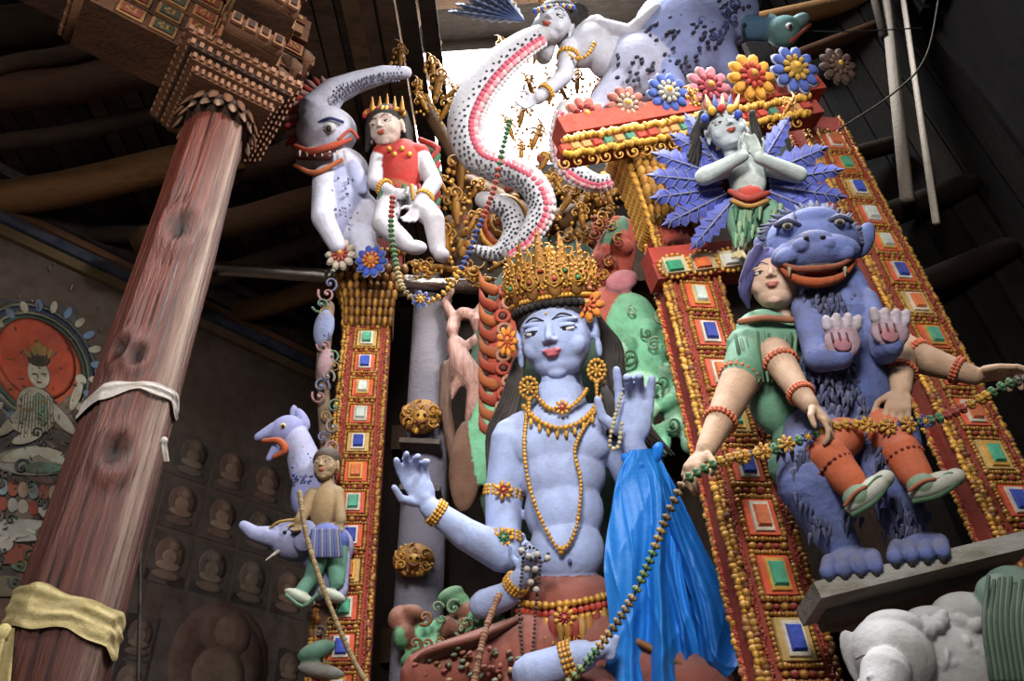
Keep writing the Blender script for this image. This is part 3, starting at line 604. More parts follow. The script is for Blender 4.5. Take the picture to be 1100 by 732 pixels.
def ring(p0,p1,t,r,rb=2.6,rows=3,ob=S,fr=f,col=GOLD,n=20):
    a=np.array(fr.w(*p0));b_=np.array(fr.w(*p1)); d=b_-a; d/=np.linalg.norm(d); c_=a+(b_-a)*t; v=np.cross(d,(.3,.5,.8)); v/=np.linalg.norm(v); w_=np.cross(d,v)
    for k in range(rows):
        o=c_+d*(k-(rows-1)/2)*rb*1.5*fr.s
        ob.tube([o-d*rb*.5*fr.s,o+d*rb*.5*fr.s],(r*.98)*fr.s,col,16,1,False)
        for i in range(n):
            an=2*math.pi*i/n; ob.ball(o+(v*cos(an)+w_*sin(an))*r*fr.s,rb*fr.s,col,7,5)
ring((551,472,-2),(541,530,-4),1.,20,2.4); ring((541,530,-4),(541,596,6),.75,18.5,2.4); ring((500,574,24),(462,546,38),.82,12.5,2.1)
ring((688,500,34),(680,476,42),.2,14,2.1); ring((545,640,25),(562,618,42),.55,11.5,2.2); ring((570,724,80),(625,705,88),.75,15,2.4)
flower(S,f,541,527,22,11,GOLD,C('#b03028'),GOLD,7); flower(S,f,541,578,24,12,GOLD,C('#2c8a5a'),GOLD,7)
for row,(yy,cc) in enumerate(((643,GOLD),(652,C('#b83a24')),(660,GOLD))):
    fb([(556,yy+4,22),(580,yy+8,40),(610,yy+6,46),(640,yy,38),(662,yy-6,18)],3.8,cc,1.6)
for i in range(13):
    x=562+7.8*i; y=664-.6*i+3*sin(i); f.tube(S,[(x,y,44-(i-6)**2*.5),(x+1,y+14,50-(i-6)**2*.5),(x+2,y+30,52-(i-6)**2*.5)],[3.5,5,2],[C('#c88a38',.5),C('#a8382a'),C('#c8a050',.5)][i%3],7,3)
for i in range(12): scroll(S,f,560+8.5*i,690+4*sin(i*1.7),52,5,rng.rand()*360,GOLD if i%2 else YEL)
flower(S,f,606,664,52,13,GOLD,C('#b03028'),GOLD,9)
for i in range(18):
    t=i/17; f.tube(S,[(560-10*t,664+14*t,46-10*t),(520-20*t,682+24*t,72-20*t),(465-10*t,698+36*t,86-32*t),(443,712+28*t,70-30*t)],[2,3.6,3,1.5],[C('#98584a'),C('#84603a',.3),C('#74382c'),C('#5f7a64')][i%4],7,4)
for i in range(50): f.ell(S,446+rng.rand()*116,694+rng.rand()*38,80-rng.rand()*12,4,2.6,4,random.choice([C('#98584a'),C('#7a5238'),C('#a08058'),C('#6a7a60')]),rng.rand()*90,8,6)
for i in range(9):
    t=i/8; f.tube(S,[(650,676,40),(690+5*t,692+10*t,66-10*t),(745,722+16*t,66-20*t)],[2,3.4,2],C('#8a2e22') if i%2 else C('#a8763e',.6),7,4)
S.done()
o=Ob('prayer_beads'); WB=C('#b9b6b0')
for (pts) in ([(560,596,62),(570,588,66),(580,600,64),(576,650,66),(572,700,70),(566,732,72)],[(562,600,60),(558,650,64),(561,700,70),(566,732,72)],[(566,600,64),(584,604,64),(590,592,60)]): beads(o,[f.w(*q) for q in pts],1.6*f.s,C('#3a302c'),2.2)
for q in ((560,592),(568,598),(577,596),(566,612),(575,612),(570,626),(576,634),(588,600)): f.ell(o,q[0],q[1],68,4,4,4,WB,0,8,6)
beads(o,[f.w(*q) for q in ((668,424,62),(660,450,64),(655,478,62),(664,480,60),(668,455,62))],2.2*f.s,C('#c0b890'),2.)
o.done()
o=Ob('blue_silk_scarf','silk')
def panel(le,re,z0,sd,col,hem=0,fq=4.6,am0=15,bow=16):
    G=[]; le=catmull([q+(0,) for q in le],14); re=catmull([q+(0,) for q in re],14); n=len(le)
    for i,(a,b_) in enumerate(zip(le,re)):
        t=i/(n-1); row=[]; am=3+am0*min(1,t*1.5)
        for k in range(121):
            q=k/120; ww=q+.10*sin(t*4.2+q*5+sd)+.05*sin(t*9+sd*2+q*3); px=a[0]+(b_[0]-a[0])*q+3*sin(t*9+sd)*(q in (0,1)); py=a[1]+(b_[1]-a[1])*q+hem*t*t*sin(q*11+sd)
            s1=sin(ww*fq*2*math.pi*.5+sd); s1=math.copysign(abs(s1)**.75,s1)
            cz_=1-abs(sin(q*5+t*11+sd*2)); cz2=1-abs(sin(q*9-t*8+sd))
            fold=s1*am*.5+.15*am*sin(ww*fq*5.1+sd*3+t*2.5)+.12*am*cz_**3+.14*am*cz2**4+.07*am*sin(ww*fq*12+t*6-sd)+2*sin((q*5+t*13)+sd)
            row.append(list(f.w(px,py,z0+bow*sin(math.pi*q)+fold)))
        G.append(row)
    o.grid(G,col); o.grid([[list(Vector(p)+Vector((0,.007,.002))) for p in r] for r in G],col)
panel([(676,484),(662,515),(655,560),(652,610),(654,660),(650,720),(652,790)],[(702,482),(716,515),(726,560),(734,610),(744,665),(750,715),(758,790)],60,.3,C('#2680d8'),0,3.6,17,12)
panel([(690,492),(694,530),(704,570),(714,620),(724,670),(734,712),(740,734)],[(704,488),(722,515),(744,560),(768,610),(790,655),(804,695),(818,706)],50,2.1,C('#1d6ec6'),8,3.0,15,14)
panel([(690,500),(700,540),(715,600),(730,660),(735,720),(740,790)],[(700,500),(716,530),(736,580),(756,640),(775,720),(790,790)],38,4.1,C('#1458b0'))
f.tube(o,[(672,492,56),(686,500,62),(702,492,54),(708,480,36)],[5,8,8,5],C('#2074d0'),10,5)
o.done()

# ================================================================ AUREOLE
a=Ob('throne_aureole'); f2=Fr(600,400,3.52,8)
GR=C('#74bc94');GR2=C('#a0d4b4');RD=C('#a84434')
pr=[f2.E(600,420,-20,100,190,12,C('#3c5a4c')),f2.E(543,380,0,20,76,10,RD),f2.E(655,290,0,24,62,10,RD,-12),f2.E(702,385,10,48,56,14,GR,20),f2.E(738,440,10,26,50,12,GR2,30),f2.E(680,350,12,28,36,12,GR),f2.E(660,252,8,10,22,10,C('#5f8870'),-20),f2.E(668,302,18,18,11,8,C('#b8727c'),20),f2.E(690,420,14,26,20,14,GR2,-30),f2.E(525,470,0,22,52,10,GR),f2.E(500,500,-4,18,50,10,C('#6a4a3a')),f2.E(655,330,8,18,22,8,C('#b0584c'))]
for i in range(40): pr.append(f2.E(662+rng.rand()*98,325+rng.rand()*160,20,6+8*rng.rand(),6+5*rng.rand(),8,random.choice([GR,GR2,C('#5a9a76')]),rng.rand()*90))
for i in range(14): pr.append(f2.E(640+rng.rand()*36,235+rng.rand()*90,10,4+5*rng.rand(),6+6*rng.rand(),6,random.choice([RD,C('#8a3428'),C('#b8584a')]),rng.rand()*90))
for i in range(9): pr.append(f2.K((530+rng.randn()*6,660+i*8,20),(440+i*8,690+rng.randn()*6,30),10,6,GR))
for i in range(26): pr.append(f2.E(430+rng.rand()*115,635+rng.rand()*95,30+8*rng.rand(),8+10*rng.rand(),6+8*rng.rand(),12,random.choice([C('#6f9e7e'),C('#59956c'),C('#8a5a4c'),C('#7a4a3a'),C('#76987c')]),rng.rand()*180))
pr+=[f2.E(490,700,20,60,40,16,C('#5a4a3c'))]
a.fuse(pr,2.2*f2.s,2)
for i in range(14): 
    x=543+4*sin(i*2);y=312+i*14; pts=[(x+7*cos(t),y-6*sin(t),14) for t in np.linspace(0,6.28,11)]; f2.tube(a,pts,2.2,C('#d8a08c') if i%2 else C('#c8543c'),6,1); f2.ell(a,x,y,12,4,3.5,3,C('#4a1a18'),0,8,6)
for i in range(10): f2.tube(a,[(530-2*sin(i),312+i*17,8),(519,306+i*17,10),(515,292+i*17,8)],[7,5,.6],C('#b84a30') if i%2 else C('#c8703a'),7,3)
for i in range(26): scroll(a,f2,660+rng.rand()*95,330+rng.rand()*140,30,6+5*rng.rand(),rng.rand()*360,C('#a8d4b8') if i%2 else C('#4f8f6c'))
for i in range(14): scroll(a,f2,636+rng.rand()*40,232+rng.rand()*80,18,7,rng.rand()*360,C('#b8503c') if i%2 else GOLD)
for i in range(24): scroll(a,f2,436+rng.rand()*100,640+rng.rand()*85,48,5+4*rng.rand(),rng.rand()*360,random.choice([GR,C('#7aa888'),C('#a8744a'),C('#8a6a4a')]))
a.done()
o=Ob('grey_post','timber'); t0=P(466,300,3.75);t1=P(446,732,3.75)
o.tube([t0,(t0+t1)/2,t1,Vector((t1.x,t1.y,0.02))],.12,C('#7a7d96'),20,1,False)
o.done()
o=Ob('gilded_band'); f3=Fr(452,500,3.58,0)
for cy in (448,602):
    xc=452-(cy-448)*.05
    f3.ell(o,xc,cy,0,23,18,14,GOLD2); 
    for a_,q in ((150,1.),(30,1.),(210,.9),(330,.9),(90,1.)): scroll(o,f3,xc+15*cos(rad(a_)),cy-11*sin(rad(a_)),12,7*q,a_,GOLD,1 if a_<180 else -1)
    f3.ell(o,xc,cy,12,8,7,6,GOLD); f3.ell(o,xc-3,cy-2,18,1.6,1.6,2,BLK); f3.ell(o,xc+4,cy-2,18,1.6,1.6,2,BLK); f3.tube(o,[(xc-5,cy+4,17),(xc,cy+6,19),(xc+5,cy+4,17)],1.4,C('#8a3a22'),6,3)
    for i in range(46):
        b_=rng.rand()*6.28; q=rng.rand()**.5; f3.ell(o,xc+22*q*cos(b_),cy+17*q*sin(b_),12-4*q,2.6,2.4,3,GOLD if i%3 else GOLD2,rng.rand()*90,7,5)
for cy in (480,530,): f3.bar(o,(431,cy),(474,cy+2),-4,3,14,C('#4a4440'))
o.done()
o=Ob('weathered_root','old_wood'); f3=Fr(510,380,3.62,5); RT=C('#c09488')
pr=[]
for i in range(14):
    an=2*math.pi*i/14; pr.append(f3.K((500+14*cos(an),355-18*sin(an),0),(500+14*cos(an+.45),355-18*sin(an+.45),4),6+2*sin(i*2.3),6+2*sin(i*2.3+1),RT))
pr+=f3.chain([(516,340,0),(530,375,4),(522,410,0),(530,450,-6)],[7,12,9,5],RT)+f3.chain([(488,370,0),(500,398,6),(514,415,6),(505,450,0)],[9,14,12,6],RT)+f3.chain([(480,395,0),(478,440,0),(490,500,0)],[8,7,6],C('#6a4c3c'))+f3.chain([(486,340,0),(478,325,0),(486,312,0)],[6,5,3],RT)+f3.chain([(512,338,0),(520,322,0)],[6,3],RT)+f3.chain([(500,398,6),(490,415,4),(484,430,0)],[8,5,2],RT)
o.fuse(pr,2*f3.s,1); o.done()

# ================================================================ MAKARA WITH RIDER
k=Ob('makara_statue','smooth_clay'); f=Fr(380,170,3.12,18); MW=C('#bebfd2'); MB=C('#a4aace')
pr=f.chain([(436,78,4),(412,80,6),(384,88,8),(358,99,10),(340,120,8)],[7,10,12,15,20],MW)
pr+=[f.E(351,142,8,32,25,24,MW,-10),f.E(366,178,4,30,18,22,MW,-15),f.E(334,170,10,17,8,14,C('#b8bcb8'),20),f.E(368,215,0,28,46,26,MB),f.E(384,240,-6,26,34,22,MW),f.K((350,192,14),(347,235,26),14,12,MW),f.K((347,235,26),(362,264,24),12,9,MW),f.K((388,255,4),(396,280,6),15,12,MW),f.E(384,190,20,10,20,6,MB,20)]
k.fuse(pr,1.6*f.s,4)
for i in range(13):
    t=i/12; an=rad(85+130*t); x=347+32*cos(an); y=132-38*sin(an); x2=346+45*cos(an+.1); y2=132-50*sin(an+.1)
    f.tube(k,[(x+3,y,6),((x+x2)/2,(y+y2)/2,10),(x2,y2,8)],[4.5,4,.8],C('#c04038') if i%2 else C('#c89898'),7,3)
f.tube(k,[(317,158,22),(334,163,32),(354,158,34),(376,150,26)],[3.,4,4,2.2],C('#c85030'),8,4); f.tube(k,[(317,178,20),(338,186,30),(367,172,30)],[2.2,3,2.2],C('#c8703a'),8,4); f.tube(k,[(320,168,22),(353,168,30)],[4,5],C('#5a1814'),8,1)
for i in range(7): f.tube(k,[(322+8*i,163,32),(322+8*i,168,34)],[1.6,.4],WHT,5,1)
f.ell(k,354,137,31,7,5,4,WHT);f.ell(k,353,138,34,3.2,3.2,3,BLK);f.tube(k,[(342,132,30),(354,127,34),(368,131,30)],1.8,C('#3c4a9c'),6,4);f.tube(k,[(364,150,31),(376,140,29),(384,148,25)],2.,C('#c8584a'),6,4)
q=catmull([(430,78,14),(405,80,17),(382,88,21),(358,102,26)],14)
for i,pp in enumerate(q):
    for sx in(-1,0,1): f.ell(k,pp[0]+rng.randn(),pp[1]+sx*6+(i%2)*3,pp[2]-abs(sx)*3,1.3,1.3,1.2,C('#5a5c70'),0,6,4)
for i in range(26): f.ell(k,345+rng.rand()*40,190+rng.rand()*60,27,1.2,1.2,2,C('#7a7fa0'),0,5,4)
RS=C('#bab8c2')
pr=[f.E(432,182,16,24,32,18,C('#a8281e')),f.E(428,205,14,20,16,17,C('#8a4a2a')),f.K((412,166,16),(450,166,16),12,12,C('#a8281e'))]
pr+=f.chain([(452,170,16),(466,196,24),(450,222,34)],[11,9,7],RS)+f.chain([(408,170,16),(402,196,26),(420,206,34)],[10,8,6],RS)
pr+=f.chain([(420,214,18),(412,240,38),(436,262,36)],[14,12,9],RS)+f.chain([(445,214,16),(466,236,34),(470,268,30)],[14,11,8],RS)
pr+=[f.E(446,266,38,13,7,8,RS),f.E(474,274,34,9,7,9,RS)]
hand(pr,f.w(450,222,34),f.w(438,240,38)-f.w(450,222,34),f.n,30*f.s,RS,1,20); hand(pr,f.w(420,206,34),f.w(436,210,38)-f.w(420,206,34),f.n,28*f.s,RS,1,30)
head(k,pr,f,415,138,22,26,C('#c4b0a8'),BLK,roll=8,yaw=-18,pitch=10)
k.fuse(pr,1.2*f.s,3)
for i in range(15):
    a_=rad(-90+12*i); f.ell(k,415+21*sin(a_)-2,124-7*cos(a_),38-abs(sin(a_))*10,3,3.4,3,GOLD if i%3 else C('#b83028'),0,7,5)
for i in range(12): f.tube(k,[(398 if i%2 else 434,122+2*i,18),(394 if i%2 else 442,140+2*i,12)],[4,2],BLK,6,1)
for i in range(5): f.tube(k,[(400+8*i,118,34),(400+8*i,104-3*(i==2),32)],[3.5,.6],GOLD,6,1)
for px,py in ((432,160),(424,166),(440,166),(418,160)): f.ell(k,px,py,34,3,3,3,GOLD,0,6,5)
for i in range(9): f.tube(k,[(455+rng.randn()*3,150+8*i,8),(470,160+8*i,12),(462,172+8*i,16)],[3,4,2],C('#3a7a58') if i%2 else C('#a8281e'),6,3)
for i in range(6): f.tube(k,[(410+8*i,200,33),(408+9*i,214,34)],[2.5,2],[C('#3a7a58'),C('#c89a3a',.6),C('#a8281e')][i%3],6,1)
for ar in ((466,196,24,450,222,34),(402,196,26,420,206,34)): ring(ar[:3],ar[3:],.6,8.5,1.6,2,k,f)
k.done()

# ================================================================ SERPENTS
o=Ob('naga_serpent','smooth_clay'); f=Fr(540,160,3.1,18)
def serp(pts,rs,flip=1,pink=True):
    f.tube(o,pts,rs,C('#bcbec8'),18,8,True,.8)
    q=catmull([tuple(a)+(r,) for a,r in zip(pts,rs)],20)
    acc=0;i=0
    for j in range(1,len(q)-1):
        acc+=np.linalg.norm(q[j][:2]-q[j-1][:2])
        if acc<4.6: continue
        acc=0;i+=1
        t=q[j+1][:2]-q[j-1][:2]; t/=np.linalg.norm(t)+1e-9; n=np.array((-t[1],t[0]))*flip; r=q[j][3]; hz=lambda u_:q[j][2]+.8*math.sqrt(max(0,1-u_*u_))*r
        for jj,u_ in enumerate((-.82,-.52,-.22) if pink else (-.8,-.45,-.1,.25,.6)):
            u_+=(.15 if i%2 else 0); x,y=q[j][:2]+n*u_*r; f.ell(o,x+rng.randn()*.4,y+rng.randn()*.4,hz(u_)+.1,1.7,1.5,1,C('#2c2c38'),rng.rand()*90,6,4)
        if pink:
            x,y=q[j][:2]+n*.30*r; f.ell(o,x,y,hz(.3)-.6,3.6,3.2,2.2,C('#b84a60'),0,9,5)
            x,y=q[j][:2]+n*.50*r; f.ell(o,x,y,hz(.5)-.4,4.2,4.4,2.2,C('#c87a84') if i%2 else C('#c8a0a4'),0,9,5)
            x,y=q[j][:2]+n*.80*r; f.ell(o,x,y,hz(.8)-.6,4,4,2.2,C('#b8b0b6'),0,9,5)
serp([(584,36,8),(562,48,8),(535,70,8),(512,100,8),(500,135,8),(512,168,8),(545,182,8),(572,198,8),(582,226,8),(566,256,8),(545,272,4)],[12,16,19,20,20,18,17,16,15,11,6],-1)
serp([(610,120,0),(604,150,2),(612,180,4),(640,196,4),(664,190,0)],[14,14,13,10,6],1)
serp([(520,215,-6),(545,225,-6),(552,250,-6),(535,272,-6),(510,268,-6)],[10,12,12,9,5],1,False)
o.done()
# ================================================================ TOP DEITY + SPOTTED LION
o=Ob('celestial_deity_figure','smooth_clay'); f=Fr(620,50,2.95,22); DW=C('#b8bac8')
pr=[f.E(632,48,8,22,28,16,DW,-35),f.E(655,62,4,24,22,18,DW,-20),f.K((608,46,8),(640,28,8),10,12,DW)]
pr+=f.chain([(612,52,14),(606,82,22),(578,106,28)],[11,9,6.5],DW)+f.chain([(642,30,10),(676,36,14),(705,10,20)],[11,9,6.5],DW)
pr+=f.chain([(668,66,8),(705,90,12),(735,86,6)],[16,12,9],DW)
hand(pr,f.w(578,106,28),f.w(558,114,30)-f.w(578,106,28),f.n,30*f.s,DW,1,25)
head(o,pr,f,595,26,20,29,C('#bcc0cc'),BLK,roll=-18,yaw=-10,pitch=6)
o.fuse(pr,1.3*f.s,3)
for i in range(13): f.ell(o,575+3.4*i,12-3*sin(i*.26)-i*.3,36,3,3,3,GOLD if i%2 else C('#3a5ab0'),0,7,5)
for a_ in (-60,-30,0,30): flame(o,f,592+a_*.5,-4,10,12,90-a_)
for i in range(10): f.tube(o,[(620,6+2*i,14),(628,12+3*i,8),(622,30+2*i,4)],[4,4,2],BLK,6,3)
ring((612,52,14),(606,82,22),.3,11,1.8,2,o,f); ring((606,82,22),(578,106,28),.7,8.5,1.6,2,o,f)
beads(o,[f.w(*q) for q in ((606,52,24),(616,62,28),(630,60,28),(640,44,24))],2.2*f.s,GOLD,1.8)
for i in range(6): leaf(o,f,(562,22),(482+i*8,12-8*i),6,C('#b8c4d4'),0,C('#5a78c0'),8,3)
o.done()
o=Ob('spotted_snow_lion','smooth_clay'); f=Fr(720,50,2.95,20); LB=C('#8490c0')
pr=[f.E(690,72,0,40,38,26,C('#a8acc6'),20),f.E(735,38,0,56,50,28,LB),f.E(775,10,-6,40,40,26,LB),f.K((665,90,0),(640,118,6),18,13,C('#a8acc6')),f.K((715,80,4),(722,104,8),20,16,LB),f.K((770,50,0),(790,84,4),18,13,LB),f.E(640,122,14,15,9,12,C('#a8acc6')),
    f.E(842,34,10,18,14,16,C('#5f8c8c')),f.E(858,24,14,12,7,10,C('#789c9c'),30),f.K((800,30,0),(842,34,6),14,12,C('#4a7694')),f.E(832,24,8,5,10,6,C('#6a9a9a'),20)]
o.fuse(pr,1.7*f.s,4)
f.ell(o,848,28,26,4,3,3,WHT);f.ell(o,849,28,28,2,2,2,BLK);f.tube(o,[(850,44,22),(862,34,24),(870,27,18)],2.2,C('#a8443a'),6,3)
def surf(x,y):
    best=None
    for cx_,cy_,rx,ry,rz in ((690,72,40,38,26),(735,38,56,50,28),(775,10,40,40,20)):
        k_=1-((x-cx_)/rx)**2-((y-cy_)/ry)**2
        if k_>.12: best=max(best or -9,rz*math.sqrt(k_))
    return best
for i in range(170):
    x=650+rng.rand()*155; y=rng.rand()*110-5; z_=surf(x,y)
    if z_ is None: continue
    f.ell(o,x,y,z_+.5,2.4+rng.rand(),2.,2,C('#262a44'),rng.rand()*90,7,5)
for i in range(14):
    x=745+rng.rand()*45;y=rng.rand()*45; z_=surf(x,y)
    if z_: scroll(o,f,x,y,z_-1,7,rng.rand()*360,C('#4a58a0'))
for i in range(6): f.ell(o,630+5*i,126-2*i,20,4,4,6,C('#8890b8'),0,7,5)
o.done()

# ================================================================ GILDED FOLIAGE
o=Ob('gilded_flame_foliage'); f=Fr(480,160,3.3,15)
for px,py,r,an in ((430,62,14,90),(470,95,20,80),(478,120,16,60),(455,112,13,120),(495,185,24,90),(490,225,22,95),(480,262,20,100),(470,288,18,180),(495,290,18,0),(510,205,14,60),(560,125,16,80),(548,140,14,110),(575,150,16,70),(590,240,16,80),(610,215,18,60),(625,235,16,100),(600,262,16,40),(632,210,14,60),(640,95,14,60),(620,90,14,90),(605,100,12,120),(575,60,12,80),(540,50,10,110),(648,150,16,70),(655,215,14,110),(520,300,14,180),(535,285,13,30),(455,290,14,150),(640,250,12,50),(465,75,14,100),(485,100,14,40),(500,170,16,70),(475,200,14,120),(508,240,16,60),(540,240,14,100),(560,165,12,90),(585,175,14,60),(600,200,14,120),(470,240,12,120),(448,95,10,90),(620,185,14,90),(590,100,16,90),(570,95,14,110),(600,75,14,60),(640,120,14,120),(650,235,14,70),(640,210,14,100),(625,260,12,60)):
    flame(o,f,px,py,-4+rng.rand()*8,r,an,GOLD if rng.rand()>.25 else C('#b0802c',.8))
for r_,cc in ((26,GOLD),(20,C('#c85a1e')),(12,GOLD)):
    pts=[(540+r_*cos(rad(a_)),240-r_*1.1*sin(rad(a_)),-10) for a_ in range(0,361,20)]; f.tube(o,pts,3.4,cc,6,1)
for i in range(110): 
    px=480+rng.rand()*180; py=165+rng.rand()*115; f.ell(o,px,py,-16,7,5,5,random.choice([C('#a8762a',.6),C('#7a5a2a',.6),C('#c8a43c',.4),C('#907868'),C('#8a3a2a')]),rng.rand()*180,8,6)
f.tube(o,[(455,110,-18),(500,200,-20),(480,290,-18)],8,C('#6a4a24'),8,4); f.tube(o,[(505,200,-22),(590,240,-22),(660,200,-22)],14,C('#7a5a2a',.6),8,4)
o.done()

# ================================================================ GARUDA
o=Ob('leaf_winged_garuda','smooth_clay'); f=Fr(795,190,2.5,15); GW=C('#b0bcba'); LV=C('#4450a8')
for (a_,b_,w_) in (((785,180),(720,144),12),((778,190),(700,164),13),((775,196),(696,188),13),((776,202),(699,213),13),((780,208),(712,242),13),((788,214),(742,268),12),((770,175),(736,122),10),
                   ((815,180),(848,126),11),((822,186),(889,158),13),((826,194),(906,182),12),((828,200),(909,212),13),((826,206),(901,236),12),((822,212),(872,253),11)):
    leaf(o,f,a_,b_,w_,LV if rng.rand()>.3 else C('#5864bc'),-6+rng.rand()*8,C('#8c98d0'))
pr=[f.E(803,192,8,20,25,15,GW),f.K((784,178,8),(820,176,8),10,10,GW),f.E(805,216,8,18,14,16,C('#b8382a')),f.E(798,240,8,17,24,15,C('#6a9880')),f.E(828,238,6,15,24,14,C('#6a9880')),f.K((798,250,8),(794,268,14),9,6,C('#b8b8a8')),f.K((830,248,8),(834,262,14),8,6,C('#b8b8a8'))]
for (tx,ty) in ((794,268),(834,262)):
    for i in range(3): pr.append(f.K((tx,ty,16),(tx-7+7*i,ty+9,20),3.4,2,C('#b8a880')))
pr+=f.chain([(782,180,10),(756,190,24),(760,187,26)],[10.5,9.5,9.5],GW)+f.chain([(758,189,26),(798,168,38)],[9.5,6.5],GW)
pr+=f.chain([(822,178,10),(858,188,24)],[10.5,9],GW)+f.chain([(858,188,24),(816,170,38)],[9,6.5],GW)
hand(pr,f.w(797,168,38),f.w(802,144,36)-f.w(797,168,38),f.n+Vector((1,0,0)),30*f.s,GW,-1,8); hand(pr,f.w(816,170,38),f.w(804,146,36)-f.w(816,170,38),f.n+Vector((-1,0,0)),30*f.s,GW,1,12)
head(o,pr,f,779,138,24,29,C('#b6c0c8'),BLK,roll=12,yaw=-8,pitch=8)
o.fuse(pr,1.2*f.s,3)
for i in range(34):
    x=(798 if i%2 else 828)+rng.randn()*7; y=224+rng.rand()*36; f.tube(o,[(x,y-5,22),(x,y+7,24)],[3.2,1],C('#8cb898') if i%3 else C('#3f7f62'),6,1)
f.tube(o,[(785,206,22),(803,214,27),(824,208,22)],3.4,C('#c8503c'),7,4); f.tube(o,[(787,216,24),(805,222,27),(824,216,22)],2.6,C('#c89848'),7,4)
for i,(x,y) in enumerate(((757,127),(765,119),(775,116),(785,117),(793,123))): f.ell(o,x,y,46,4.5,4.5,4,C(['#2c4ab0','#d8a030','#b83028','#d8a030','#2c4ab0'][i]),0,8,6)
for i in range(5): f.tube(o,[(762+7*i,116,38),(758+9*i,102,34)],[4,1],C('#2c4ab0') if i%2 else GOLD,6,1)
for px_ in (760,800): 
    for i in range(14): f.tube(o,[(px_-(6 if px_<780 else -8),122+i*1.3,18-i),(px_+(-16 if px_<780 else 16)+rng.randn()*3,140+i*3,8)],[4,2],BLK,5,1)
flame(o,f,846,116,-4,12,60); flame(o,f,746,106,-4,12,120)
o.done()

# ================================================================ BLUE VYALA
o=Ob('blue_vyala_statue'); f=Fr(900,420,2.4,15); VB=C('#6070aa'); VB2=C('#4a5a90'); PK=C('#a88e9c')
pr=[f.E(872,262,22,50,34,34,VB,6),f.E(876,274,46,48,19,26,VB,6),f.E(880,308,30,30,11,20,VB,4),f.E(872,240,34,30,14,22,VB,6),f.E(846,245,46,12,10,11,VB),f.E(902,241,46,12,10,11,VB),f.E(824,272,12,11,20,8,VB2,20),f.E(928,258,12,11,20,8,VB2,-20),f.E(874,260,60,22,11,14,VB,4),f.E(860,264,68,9,7,7,VB),f.E(888,262,68,9,7,7,VB),f.E(846,276,58,14,9,10,VB,20),f.E(904,272,58,14,9,10,VB,-10)]
pr+=[f.K((888,306,6),(902,360,10),40,48,VB),f.K((902,360,10),(912,440,6),48,50,VB2),f.E(918,468,4,60,40,44,VB)]
pr+=f.chain([(868,330,30),(880,385,60),(902,384,74)],[18,15,13],VB)+f.chain([(925,325,30),(950,376,62),(956,372,74)],[18,15,13],VB)
pr+=[f.E(905,366,80,20,19,8,PK,-10),f.E(956,356,80,20,18,8,PK,10)]
for i,x in enumerate((889,899,910,920)): pr.append(f.K((x,352-2*sin(i),84),(x+(i-1.5)*1.2,343-3*sin(i),86),5,4.4,C('#b8aebc')))
for i,x in enumerate((940,951,962,972)): pr.append(f.K((x,343+i,84),(x+(i-1.5)*1.2,334+i*.8,86),5,4.4,C('#b8aebc')))
pr+=f.chain([(882,470,20),(868,520,50),(886,560,44),(908,596,40)],[38,30,22,16],VB)+f.chain([(945,470,20),(962,515,50),(966,552,44),(980,582,40)],[38,29,21,15],VB)
for cx_,cy_ in ((914,602),(986,586)):
    pr.append(f.E(cx_,cy_,50,27,14,20,VB,8))
    for i in range(4): pr+=f.chain([(cx_-22+15*i,cy_+2-2*i,60),(cx_-25+17*i,cy_+13-2*i,76),(cx_-24+17*i,cy_+22-2*i,70)],[8,7.4,5],VB)
o.fuse(pr,1.5*f.s,2)
for cx_,cy_ in ((914,602),(986,586)):
    for i in range(4): f.tube(o,[(cx_-24+17*i,cy_+20-2*i,77),(cx_-24+17*i,cy_+31-2*i,72)],[3.8,.6],C('#2a2c3c'),6,1)
for (px,py) in ((905,370),(956,360)): 
    f.ell(o,px,py,87,10,8,2.5,C('#a8707c'))
    for i in range(3): f.tube(o,[(px-12+8*i,py-12,88),(px-10+8*i,py-4,89)],1.2,C('#7a5a68'),5,1)
f.ell(o,878,292,52,36,7,12,C('#2a1214'),4); f.ell(o,880,295,60,20,4,8,C('#a83a34'),4)
f.tube(o,[(840,284,56),(856,289,68),(878,289,74),(900,286,68),(916,278,54)],[2.6,3.6,4,3.6,2.6],C('#9c5034'),8,4)
f.tube(o,[(838,286,50),(854,299,60),(878,304,66),(902,298,60),(918,281,48)],[3.2,5,5.6,5,3.2],C('#c2602f'),8,4)
for x_ in (848,908): f.tube(o,[(x_,289,66),(x_,297,66)],[2.6,.5],C('#b0b0a0'),6,1)
for ex,ey in ((846,243),(902,239)):
    f.ell(o,ex,ey,57,6,3.6,4,C('#8c8c80'));f.ell(o,ex,ey,60,3,2.4,2.5,BLK); f.tube(o,[(ex-12,ey-1,52),(ex,ey-6,60),(ex+12,ey-1,52)],3.4,VB2,6,3)
f.ell(o,866,256,74,3,2.2,3,BLK);f.ell(o,884,255,74,3,2.2,3,BLK)
for i in range(420):
    t=rng.rand(); x=862+rng.rand()*100; y=312+t*176; u_=(x-(892+.12*(y-300)))/50
    if abs(u_)>.95: continue
    z=50*math.sqrt(1-u_*u_)+6; dx=rng.randn()*3; f.tube(o,[(x,y,z-3),(x+dx*.5,y+5,z+2),(x+dx,y+12,z)],[2.6,2.4,.5],random.choice([VB,VB2,C('#39467c'),C('#6f7eb8')]),5,1)
for i in range(110):
    a_=rng.rand()*6.28; rr_=.9+.12*rng.rand(); x=872+50*rr_*cos(a_); y=258-34*rr_*sin(a_); f.tube(o,[(x,y,22),(x+9*cos(a_+.3),y-8*sin(a_+.3),14)],[4,.8],random.choice([VB2,C('#39467c'),VB]),6,1)
for i in range(40): x=850+rng.rand()*50; y=228+rng.rand()*16; f.tube(o,[(x,y,50),(x+rng.randn()*2,y-7,46)],[2,.6],random.choice([VB2,VB]),5,1)
